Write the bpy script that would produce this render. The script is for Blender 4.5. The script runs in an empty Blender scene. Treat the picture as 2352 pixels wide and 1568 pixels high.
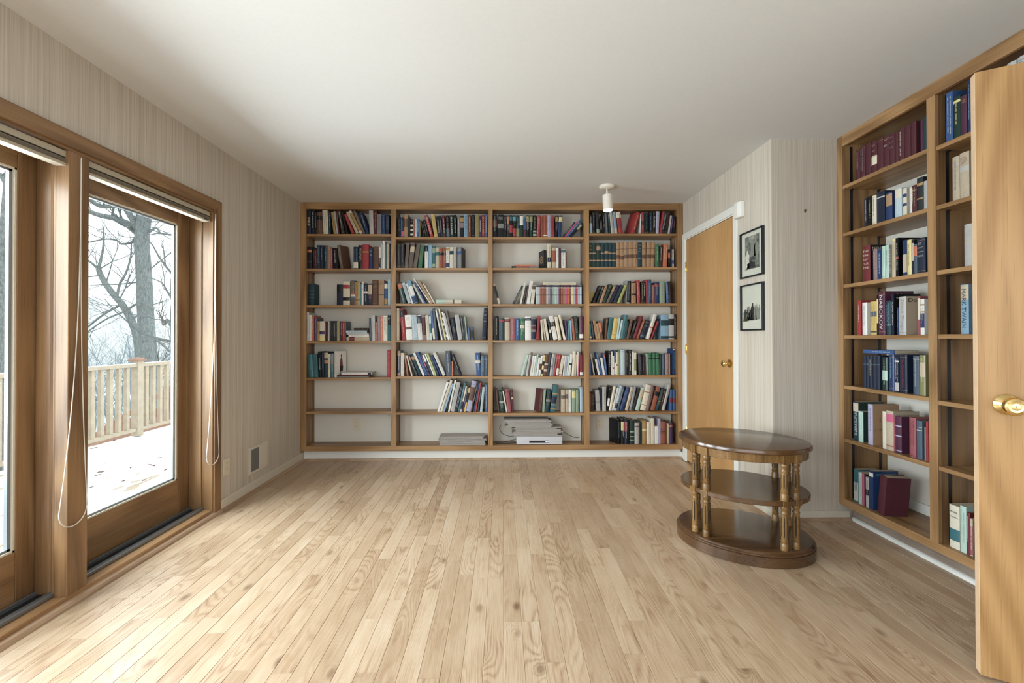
import bpy, bmesh, math, random
from mathutils import Vector, Matrix, Euler
random.seed(11)
C = bpy.context.scene.collection
SC = bpy.context.scene
# ---------------------------------------------------------------- camera, world, lights, exposure
H = 1.1737
YAW, PITCH, ROLL = .0159, -.0071, -.0017
fwd = Vector((math.sin(YAW)*math.cos(PITCH), math.cos(YAW)*math.cos(PITCH), -math.sin(PITCH)))
rgt = Vector((math.cos(YAW), -math.sin(YAW), 0)); upv = rgt.cross(fwd)
RR = rgt*math.cos(ROLL)+upv*math.sin(ROLL); UU = -rgt*math.sin(ROLL)+upv*math.cos(ROLL)
cam = bpy.data.cameras.new('camera'); cam_o = bpy.data.objects.new('camera', cam); C.objects.link(cam_o)
cam.sensor_width = 36; cam.lens = 1000/2352*36; cam.shift_x = 7.0961/2352; cam.shift_y = -18.9137/2352
cam.clip_start = .05; cam.clip_end = 400
m = Matrix((RR, UU, -fwd)).transposed().to_4x4(); m.translation = (0, 0, H); cam_o.matrix_world = m
SC.camera = cam_o
SC.view_settings.view_transform = 'Standard'; SC.view_settings.look = 'None'
SC.view_settings.gamma = 1; SC.view_settings.use_curve_mapping = False
SC.view_settings.exposure = 0.55
SC.cycles.use_denoising = True
SC.cycles.max_bounces = 10; SC.cycles.diffuse_bounces = 6; SC.cycles.glossy_bounces = 3; SC.cycles.transparent_max_bounces = 12
SC.cycles.caustics_reflective = False; SC.cycles.caustics_refractive = False
w = bpy.data.worlds.new('overcast_sky'); SC.world = w; w.use_nodes = True
bg = w.node_tree.nodes['Background']; bg.inputs[0].default_value = (.9, .96, 1, 1); bg.inputs[1].default_value = 2.0
def area(name, loc, rot, sx, sy, energy, col=(1, 1, 1), portal=False):
    l = bpy.data.lights.new(name, 'AREA'); l.shape = 'RECTANGLE'; l.size = sx; l.size_y = sy; l.energy = energy; l.color = col
    o = bpy.data.objects.new(name, l); C.objects.link(o); o.location = loc; o.rotation_euler = rot
    if portal: l.cycles.is_portal = True
    return o
PI = math.pi
# sky portals in the openings, then fill lamps added to boost the daylight
area('sky_portal', (-2.2, 2.48, 1.05), (0, -PI/2, 0), 1.9, .8, 1, portal=True)
area('sky_portal', (-2.2, 1.5, 1.05), (0, -PI/2, 0), 1.9, .8, 1, portal=True)
area('sky_portal', (-2.2, -.2, 1.15), (0, -PI/2, 0), 2.0, 1.9, 1, portal=True)
area('rear_fill', (-.1, -1.74, 1.35), (PI/2, 0, 0), 3.2, 1.9, 13, (.85, .94, 1))  # added fill lamp behind the camera, in an invented rear opening
area('side_fill', (-2.0, .1, 1.02), (0, -PI/2+.26, 0), 1.6, 1.35, 52, (.85, .94, 1))  # added fill lamp at the invented opening left of the camera
area('patio_door_fill', (-2.75, 2.35, 1.38), (0, -PI/2+.26, 0), 1.9, 1.0, 88, (.85, .94, 1))  # pair of fill lamps added outside the patio glass to strengthen its skylight
area('patio_door_fill', (-2.75, 1.3, 1.38), (0, -PI/2+.26, 0), 1.9, 1.0, 80, (.85, .94, 1))

def unpix(x, y):
    return RR*((x-1176+7.0961)/1000) - UU*((y-784+18.9137)/1000) + fwd
def atY(x, y, Y): d = unpix(x, y); return Vector((0, 0, H)) + d*(Y/d.y)
def atX(x, y, X): d = unpix(x, y); return Vector((0, 0, H)) + d*(X/d.x)
def atZ(x, y, Z): d = unpix(x, y); return Vector((0, 0, H)) + d*((Z-H)/d.z)

# ---------------------------------------------------------------- helpers
def lin(h):
    r = []
    for i in (0, 2, 4):
        c = int(h[i:i+2], 16)/255; r.append(c/12.92 if c <= .04045 else ((c+.055)/1.055)**2.4)
    return (r[0], r[1], r[2], 1)
class MB:
    def __init__(s): s.v = []; s.f = []; s.smooth = False
    def add(s, vs, fs):
        b = len(s.v); s.v += [tuple(v) for v in vs]; s.f += [tuple(i+b for i in f) for f in fs]; return s
    def box(s, x0, x1, y0, y1, z0, z1):
        return s.add([(x0,y0,z0),(x1,y0,z0),(x1,y1,z0),(x0,y1,z0),(x0,y0,z1),(x1,y0,z1),(x1,y1,z1),(x0,y1,z1)],
                     [(0,3,2,1),(4,5,6,7),(0,1,5,4),(1,2,6,5),(2,3,7,6),(3,0,4,7)])
    def prism(s, poly, z0, z1, axis='z'):
        n = len(poly)
        def P(a, b, c): return {'z': (a, b, c), 'y': (a, c, b), 'x': (c, a, b)}[axis]
        vs = [P(a, b, z0) for a, b in poly]+[P(a, b, z1) for a, b in poly]
        return s.add(vs, [tuple(range(n))[::-1], tuple(range(n, 2*n))]+[(i, (i+1) % n, n+(i+1) % n, n+i) for i in range(n)])
    def tube(s, pts, r, n=8, caps=True):
        pts = [Vector(p) for p in pts]; k = len(pts)
        rs = r if isinstance(r, (list, tuple)) else [r]*k
        t0 = (pts[1]-pts[0]).normalized(); a = Vector((0, 0, 1)) if abs(t0.z) < .9 else Vector((1, 0, 0))
        u = t0.cross(a).normalized(); vs = []
        for i, p in enumerate(pts):
            t = (pts[min(i+1, k-1)]-pts[max(i-1, 0)]).normalized()
            u = (u - t*u.dot(t)).normalized(); v = t.cross(u)
            for j in range(n):
                q = 2*PI*j/n; vs.append(p+(u*math.cos(q)+v*math.sin(q))*rs[i])
        fs = [(i*n+j, i*n+(j+1) % n, (i+1)*n+(j+1) % n, (i+1)*n+j) for i in range(k-1) for j in range(n)]
        if caps: fs += [tuple(range(n))[::-1], tuple(range((k-1)*n, k*n))]
        return s.add(vs, fs)
    def lathe(s, prof, n=24, cx=0, cy=0, axis='z', flute=None):
        vs = []
        for i, (r, z) in enumerate(prof):
            for j in range(n):
                q = 2*PI*j/n; rr = r*(flute(i, z, j, n) if flute else 1)
                a, b = rr*math.cos(q), rr*math.sin(q)
                vs.append({'z': (cx+a, cy+b, z), 'x': (z, cx+a, cy+b), 'y': (cx+a, z, cy+b)}[axis])
        k = len(prof)
        fs = [(i*n+j, i*n+(j+1) % n, (i+1)*n+(j+1) % n, (i+1)*n+j) for i in range(k-1) for j in range(n)]
        fs += [tuple(range(n))[::-1], tuple(range((k-1)*n, k*n))]
        return s.add(vs, fs)
    def mesh(s, name, mat, smooth=False):
        me = bpy.data.meshes.new(name); me.from_pydata(s.v, [], s.f)
        if smooth:
            me.polygons.foreach_set('use_smooth', [True]*len(me.polygons))
            try: me.set_sharp_from_angle(angle=math.radians(40))
            except Exception: pass
        if mat: me.materials.append(mat)
        me.update(); return me
def fixn(me):
    bm = bmesh.new(); bm.from_mesh(me); bmesh.ops.recalc_face_normals(bm, faces=bm.faces); bm.to_mesh(me); bm.free()
def link(name, me, parent=None, col=None):
    o = bpy.data.objects.new(name, me); C.objects.link(o)
    if parent is not None: o.parent = parent
    if col: o.color = col
    return o
def obj(name, mb, mat, parent=None, smooth=False, bevel=0, col=None, kind=None):
    me = mb.mesh(name, mat, smooth); fixn(me)
    o = link(name, me, parent, col)
    if bevel:
        b = o.modifiers.new('edge', 'BEVEL'); b.width = bevel; b.segments = 2; b.limit_method = 'ANGLE'; b.angle_limit = .7
    if kind: o['kind'] = kind
    return o
def box(name, x0, x1, y0, y1, z0, z1, mat, parent=None, bevel=0, kind=None, col=None):
    return obj(name, MB().box(min(x0,x1),max(x0,x1),min(y0,y1),max(y0,y1),min(z0,z1),max(z0,z1)), mat, parent, bevel=bevel, kind=kind, col=col)
def tag(o, label, cat, group=None):
    o['label'] = label; o['category'] = cat
    if group: o['group'] = group
    return o
def empty(name, loc=(0, 0, 0), rz=0):
    o = bpy.data.objects.new(name, None); C.objects.link(o); o.location = loc; o.rotation_euler.z = rz; o.empty_display_size = .05
    return o
def struct(o, label=None):
    o['kind'] = 'structure'
    if label: o['label'] = label
    return o

# ---------------------------------------------------------------- materials
class NT:
    def __init__(s, name):
        s.m = bpy.data.materials.new(name); s.m.use_nodes = True; s.t = s.m.node_tree; s.N = s.t.nodes
        s.b = s.N['Principled BSDF']
    def n(s, typ, **kw):
        x = s.N.new(typ)
        for k, v in kw.items():
            if k in x.inputs.keys(): pass
            setattr(x, k, v)
        return x
    def L(s, a, b): s.t.links.new(a, b)
    def math(s, op, a, b=None, clamp=False):
        x = s.N.new('ShaderNodeMath'); x.operation = op; x.use_clamp = clamp
        for i, v in enumerate((a, b)):
            if v is None: continue
            if isinstance(v, (int, float)): x.inputs[i].default_value = v
            else: s.L(v, x.inputs[i])
        return x.outputs[0]
    def mix(s, fac, a, b, mode='MIX'):
        x = s.N.new('ShaderNodeMix'); x.data_type = 'RGBA'; x.blend_type = mode
        for i, v in ((0, fac), (6, a), (7, b)):
            if isinstance(v, (int, float)): x.inputs[i].default_value = v
            elif isinstance(v, tuple): x.inputs[i].default_value = v
            else: s.L(v, x.inputs[i])
        return x.outputs[2]
    def noise(s, vec, scale, detail=3, rough=.5, dist=0):
        x = s.N.new('ShaderNodeTexNoise'); x.inputs['Scale'].default_value = scale; x.inputs['Detail'].default_value = detail
        x.inputs['Roughness'].default_value = rough; x.inputs['Distortion'].default_value = dist
        if vec is not None: s.L(vec, x.inputs['Vector'])
        return x.outputs['Fac']
    def stretch(s, vec, sc):
        x = s.N.new('ShaderNodeVectorMath'); x.operation = 'MULTIPLY'; s.L(vec, x.inputs[0]); x.inputs[1].default_value = sc; return x.outputs[0]
    def vadd(s, a, b):
        x = s.N.new('ShaderNodeVectorMath'); x.operation = 'ADD'; s.L(a, x.inputs[0]); s.L(b, x.inputs[1]); return x.outputs[0]
    def ramp(s, fac, stops):
        x = s.N.new('ShaderNodeValToRGB'); e = x.color_ramp.elements
        while len(e) < len(stops): e.new(.5)
        for q, (p, c) in zip(e, stops): q.position = p; q.color = c
        s.L(fac, x.inputs[0]); return x.outputs[0]
    def pos(s): return s.N.new('ShaderNodeNewGeometry').outputs['Position']
    def rnd(s): return s.N.new('ShaderNodeObjectInfo').outputs['Random']
    def bump(s, h, strength=.2, dist=.002):
        x = s.N.new('ShaderNodeBump'); x.inputs['Strength'].default_value = strength; x.inputs['Distance'].default_value = dist
        s.L(h, x.inputs['Height']); s.L(x.outputs[0], s.b.inputs['Normal'])
def plain(name, hexc, rough=.5, metal=0, spec=.5, var=0, scale=30):
    t = NT(name); c = lin(hexc); t.b.inputs['Roughness'].default_value = rough; t.b.inputs['Metallic'].default_value = metal
    t.b.inputs['Specular IOR Level'].default_value = spec
    if var:
        f = t.noise(t.pos(), scale, 4, .6)
        d = tuple(max(0, x*(1-var)) for x in c[:3])+(1,); u = tuple(min(1, x*(1+var)) for x in c[:3])+(1,)
        t.L(t.ramp(f, [(.3, d), (.7, u)]), t.b.inputs['Base Color'])
    else: t.b.inputs['Base Color'].default_value = c
    return t.m
def wood(name, ca, cb, axis='Z', rings=11, ringamp=.5, rough=.38, fine=1.0, low=3.2, spec=.4, bumps=.12, ld=2, fleck=0):
    t = NT(name); sc = {'X': (.12, 1, 1), 'Y': (1, .12, 1), 'Z': (1, 1, .12)}[axis]; sf = {'X': (.02, 1, 1), 'Y': (1, .02, 1), 'Z': (1, 1, .02)}[axis]
    off = t.N.new('ShaderNodeCombineXYZ'); r = t.rnd()
    for i in range(3): t.L(t.math('MULTIPLY', r, (13.1, 7.7, 9.3)[i]), off.inputs[i])
    p = t.vadd(t.pos(), off.outputs[0])
    low_ = t.noise(t.stretch(p, sc), low, ld, .45, .3 if ld > 1 else 0)
    ring = t.math('MULTIPLY_ADD', t.math('SINE', t.math('MULTIPLY', low_, rings*6.28)), .5); ring.node.inputs[2].default_value = .5
    fi = t.noise(t.stretch(p, sf), 160*fine, 4, .65)
    patch = t.noise(t.stretch(p, sc), 5, 2, .5)
    f = t.math('ADD', t.math('MULTIPLY', ring, ringamp), t.math('MULTIPLY', fi, 1-ringamp))
    f = t.math('ADD', t.math('MULTIPLY', f, .75), t.math('MULTIPLY', patch, .3), clamp=True)
    po = t.noise(t.stretch(p, tuple(v*(1 if v == 1 else .6) for v in sf)), 420*fine, 2, .5)
    col = t.ramp(f, [(.3, lin(cb)), (.68, lin(ca))])
    col = t.mix(t.math('MULTIPLY', t.ramp(po, [(.60, (0, 0, 0, 1)), (.70, (1, 1, 1, 1))]), .35), col, tuple(v*.45 for v in lin(cb)[:3])+(1,))
    if fleck: col = t.mix(t.math('MULTIPLY', t.ramp(t.noise(t.pos(), 130, 2, .6), [(.62, (0, 0, 0, 1)), (.66, (1, 1, 1, 1))]), fleck), col, (.02, .012, .006, 1))
    t.L(col, t.b.inputs['Base Color'])
    t.b.inputs['Roughness'].default_value = rough; t.b.inputs['Specular IOR Level'].default_value = spec
    t.bump(fi, bumps, .0008)
    return t.m
M = {}
for ax in 'XYZ':
    M['oak'+ax] = wood('honey_oak_'+ax.lower(), 'a5825a', '785838', ax, 9, .35)
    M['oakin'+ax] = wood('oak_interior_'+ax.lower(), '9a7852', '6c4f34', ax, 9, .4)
    M['frame'+ax] = wood('brown_oak_'+ax.lower(), '927250', '664a31', ax, 8, .35)
M['doorleaf'] = wood('flush_oak_veneer', 'c39a69', 'a37a4c', 'Z', 3, .2, .34, low=2)
M['dooropen'] = wood('plain_sawn_oak_veneer', 'ad885b', '906c42', 'Z', 20, .38, .38, low=2.3, ld=1)
M['dooredge'] = plain('raw_oak_edge', 'd5b896', .5, var=.06)
M['table'] = wood('walnut_brown_table', '5c4129', '382618', 'X', 4, .2, .17, spec=.7, bumps=.03)
M['tablecarve'] = wood('worn_carved_table', '85653a', '4c341b', 'Z', 4, .2, .3, fine=.4, fleck=.75)
M['glaze'] = plain('dark_antique_glaze', '33230f', .5)
M['qround'] = wood('quarter_round_wood', 'b49a80', '8a6c52', 'Y', 5, .2, .4)
M['sillwood'] = wood('sill_wood', 'b08c66', '83603f', 'Y', 7, .3, .35)
M['toewood'] = wood('grey_brown_toe_board', '8f8073', '6e6055', 'Y', 5, .3, .5)
M['white'] = plain('white_paint', 'dcdcd6', .45)
M['cream'] = plain('cream_painted_wood', 'cfc8b8', .5, var=.03)
M['ceil'] = plain('flat_ceiling_paint', 'd0d0ce', .9, spec=.1, var=.015, scale=60)
M['panel'] = plain('white_back_panel', 'd2cec4', .8, spec=.2)
M['brass'] = plain('polished_brass', 'e6c98a', .16, 1)
M['ventgrey'] = plain('grey_vent_grille', '77756f', .6)
M['metal'] = plain('grey_aluminium', '8b9196', .35, .7)
M['dark'] = plain('dark_rubber', '15181c', .5)
M['standard'] = plain('black_shelf_standard', '17161a', .4)
M['silver'] = plain('silver_plastic', 'c9ccd2', .3, .4)
M['blackplastic'] = plain('black_plastic', '101114', .3)
M['cable'] = plain('black_cable', '141416', .45)
M['almond'] = plain('almond_plastic', 'd0c6b3', .4)
M['lampwhite'] = plain('white_enamel', 'e2ddd2', .3)
M['shadecloth'] = plain('taupe_shade_fabric', '9c9486', .85, var=.05, scale=300)
M['shaderail'] = plain('beige_headrail', 'ada38f', .5)
M['cord'] = plain('white_cord', 'd9d6cf', .6)
M['frameblack'] = plain('black_picture_frame', '181c22', .25)
M['mat'] = plain('cream_print_paper', 'd8d3c6', .7)
M['snow'] = plain('fresh_snow', 'eef1f4', .8, var=.04, scale=8)
M['cedar'] = plain('weathered_cedar', 'a79a86', .8, var=.12, scale=14)
M['cedarred'] = plain('redwood_stain', '8a6a58', .8, var=.1, scale=10)
M['leaf'] = plain('dry_leaf', '5a4030', .8)
M['news'] = plain('newsprint', 'a7a19a', .9, var=.08, scale=60)
def bark(name, a, b):
    t = NT(name); p = t.pos(); f = t.noise(t.stretch(p, (1, 1, .3)), 38, 6, .7)
    t.L(t.ramp(f, [(.35, lin(a)), (.6, lin(b))]), t.b.inputs['Base Color']); t.b.inputs['Roughness'].default_value = .9; t.bump(f, .6, .02); return t.m
M['bark'] = bark('lichen_bark', '4f5251', '767d7b')
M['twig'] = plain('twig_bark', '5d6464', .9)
M['hazetwig'] = plain('hazy_distant_twigs', '7f898d', .95, spec=0)  # haze of distance is put into this pale colour
M['hill'] = plain('hazy_snowy_wooded_hill', 'b4b6b4', .95, spec=0, var=.22, scale=2.2)  # pale tone is snow plus haze painted into the colour
def wallpaper():
    t = NT('striated_wallpaper'); p = t.pos()
    a = t.noise(t.stretch(p, (1, 1, .006)), 150, 2, .6); b = t.noise(t.stretch(p, (1, 1, .01)), 420, 2, .6); c = t.noise(t.stretch(p, (1, 1, .01)), 55, 2, .5)
    f = t.math('ADD', t.math('MULTIPLY', a, .5), t.math('ADD', t.math('MULTIPLY', b, .3), t.math('MULTIPLY', c, .2)))
    t.L(t.ramp(f, [(.34, lin('a99f90')), (.5, lin('c0b7aa')), (.66, lin('d0c8bc'))]), t.b.inputs['Base Color'])
    t.b.inputs['Roughness'].default_value = .75; t.b.inputs['Specular IOR Level'].default_value = .25; t.bump(f, .15, .001); return t.m
M['paper'] = wallpaper()
def floor_mat():
    t = NT('laminate_oak_plank'); geo = t.N.new('ShaderNodeNewGeometry')
    r = t.math('FRACT', t.math('ADD', t.rnd(), geo.outputs['Random Per Island']))
    off = t.N.new('ShaderNodeCombineXYZ')
    for i in range(3): t.L(t.math('MULTIPLY', r, (61.3, 37.7, 9.3)[i]), off.inputs[i])
    p = t.vadd(geo.outputs['Position'], off.outputs[0])
    low = t.noise(t.stretch(p, (1, .16, 1)), 7, 1, .4, .2)
    vo = t.N.new('ShaderNodeTexVoronoi'); vo.inputs['Scale'].default_value = 3.6; t.L(t.stretch(p, (1.7, .9, 1)), vo.inputs['Vector'])
    dist = t.math('ADD', vo.outputs['Distance'], t.math('MULTIPLY', t.noise(t.stretch(p, (1, .6, 1)), 40, 3, .6), .07))
    swirl = t.math('POWER', 2.718, t.math('MULTIPLY', dist, -7))
    ring = t.math('SINE', t.math('MULTIPLY', t.math('ADD', low, t.math('MULTIPLY', swirl, .35)), 150))
    ring = t.math('POWER', t.math('MULTIPLY_ADD', ring, .5), 2); ring.node.inputs[0].links[0].from_node.inputs[2].default_value = .5
    mask = t.math('ADD', t.ramp(t.noise(t.stretch(p, (1, .4, 1)), 3.2, 1), [(.46, (0, 0, 0, 1)), (.58, (1, 1, 1, 1))]), t.math('MULTIPLY', swirl, .8), clamp=True)
    fi = t.noise(t.stretch(p, (1, .025, 1)), 260, 3, .6)
    patch = t.noise(t.stretch(p, (1, .3, 1)), 14, 4, .6, .3)
    f = t.math('SUBTRACT', t.math('ADD', t.math('MULTIPLY', fi, .55), t.math('MULTIPLY', patch, .45)), t.math('MULTIPLY', t.math('MULTIPLY', ring, mask), .16))
    col = t.ramp(f, [(.2, lin('886c53')), (.38, lin('ae957a')), (.52, lin('bca68c')), (.72, lin('c8b8a3'))])
    dk = t.ramp(dist, [(.07, (1, 1, 1, 1)), (.17, (0, 0, 0, 1))])
    col = t.mix(t.math('MULTIPLY', dk, .75), col, lin('684a32'))
    tint = t.ramp(r, [(0, lin('e4ddd6')), (.5, lin('f4efea')), (1, lin('ffffff'))])
    col = t.mix(1.0, col, tint, 'MULTIPLY')
    t.L(col, t.b.inputs['Base Color'])
    t.b.inputs['Roughness'].default_value = .37
    t.b.inputs['Specular IOR Level'].default_value = .62; t.bump(fi, .05, .0006); return t.m
M['floor'] = floor_mat()
def book_mat(name, rough, var):
    t = NT(name); oi = t.N.new('ShaderNodeObjectInfo'); co = t.N.new('ShaderNodeTexCoord').outputs['Object']
    f = t.noise(co, 45, 4, .65); fm = t.noise(co, 600, 2, .5)
    k = t.ramp(t.math('ADD', t.math('MULTIPLY', f, .7), t.math('MULTIPLY', fm, .3)), [(.3, (1-var,)*3+(1,)), (.7, (1, 1, 1, 1))])
    t.L(t.mix(1.0, oi.outputs['Color'], k, 'MULTIPLY'), t.b.inputs['Base Color']); t.b.inputs['Roughness'].default_value = rough
    t.b.inputs['Specular IOR Level'].default_value = .35; t.bump(fm, .1, .0005); return t.m
M['cloth'] = book_mat('book_cloth', .6, .22); M['jacket'] = book_mat('book_jacket', .28, .1); M['print'] = book_mat('spine_print', .45, .05)
def pages_mat():
    t = NT('page_block'); co = t.N.new('ShaderNodeTexCoord').outputs['Object']
    f = t.noise(t.stretch(co, (1, .02, .02)), 900, 2, .6); t.L(t.ramp(f, [(.3, lin('a99a80')), (.7, lin('d3c8b0'))]), t.b.inputs['Base Color'])
    t.b.inputs['Roughness'].default_value = .9; return t.m
M['pages'] = pages_mat()
def glass_mat():
    t = NT('window_glass'); t.N.remove(t.b); tr = t.N.new('ShaderNodeBsdfTransparent'); tr.inputs[0].default_value = (.97, .985, .98, 1)
    gl = t.N.new('ShaderNodeBsdfGlossy'); gl.inputs['Roughness'].default_value = .02; mx = t.N.new('ShaderNodeMixShader')
    lw = t.N.new('ShaderNodeLayerWeight'); lw.inputs[0].default_value = .5
    t.L(t.math('MULTIPLY_ADD', t.math('POWER', lw.outputs['Facing'], 4), .5), mx.inputs[0]); mx.inputs[0].links[0].from_node.inputs[2].default_value = .025; t.L(tr.outputs[0], mx.inputs[1]); t.L(gl.outputs[0], mx.inputs[2])
    t.L(mx.outputs[0], t.N['Material Output'].inputs[0]); return t.m
M['glass'] = glass_mat()
def emit(name, col, s):
    t = NT(name); t.b.inputs['Emission Color'].default_value = col; t.b.inputs['Emission Strength'].default_value = s; return t.m
M['bulb'] = emit('lit_bulb_face', (1, .9, .66, 1), 30)
M['vfd'] = emit('display_digits', (.5, .7, 1, 1), .6)
def etching(name, seed):
    t = NT(name); co = t.N.new('ShaderNodeTexCoord').outputs['Object']
    o = t.N.new('ShaderNodeVectorMath'); o.operation = 'ADD'; t.L(co, o.inputs[0]); o.inputs[1].default_value = (seed, seed*2, 0)
    a = t.noise(o.outputs[0], 14, 5, .7, .5); b = t.noise(t.stretch(o.outputs[0], (1, 1, .3)), 260, 2, .5)
    f = t.math('ADD', t.math('MULTIPLY', a, .75), t.math('MULTIPLY', b, .3))
    t.L(t.ramp(f, [(.42, lin('3c3c3c')), (.55, lin('77766f')), (.68, lin('b8b4a9'))]), t.b.inputs['Base Color']); t.b.inputs['Roughness'].default_value = .7; return t.m
M['etch'] = etching('grey_etching', 1.7)
M['ink'] = plain('black_ink', '2a2a2b', .7, var=.3, scale=90)
M['inkgrey'] = plain('grey_ink', '8a8880', .7, var=.2, scale=120)
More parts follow.
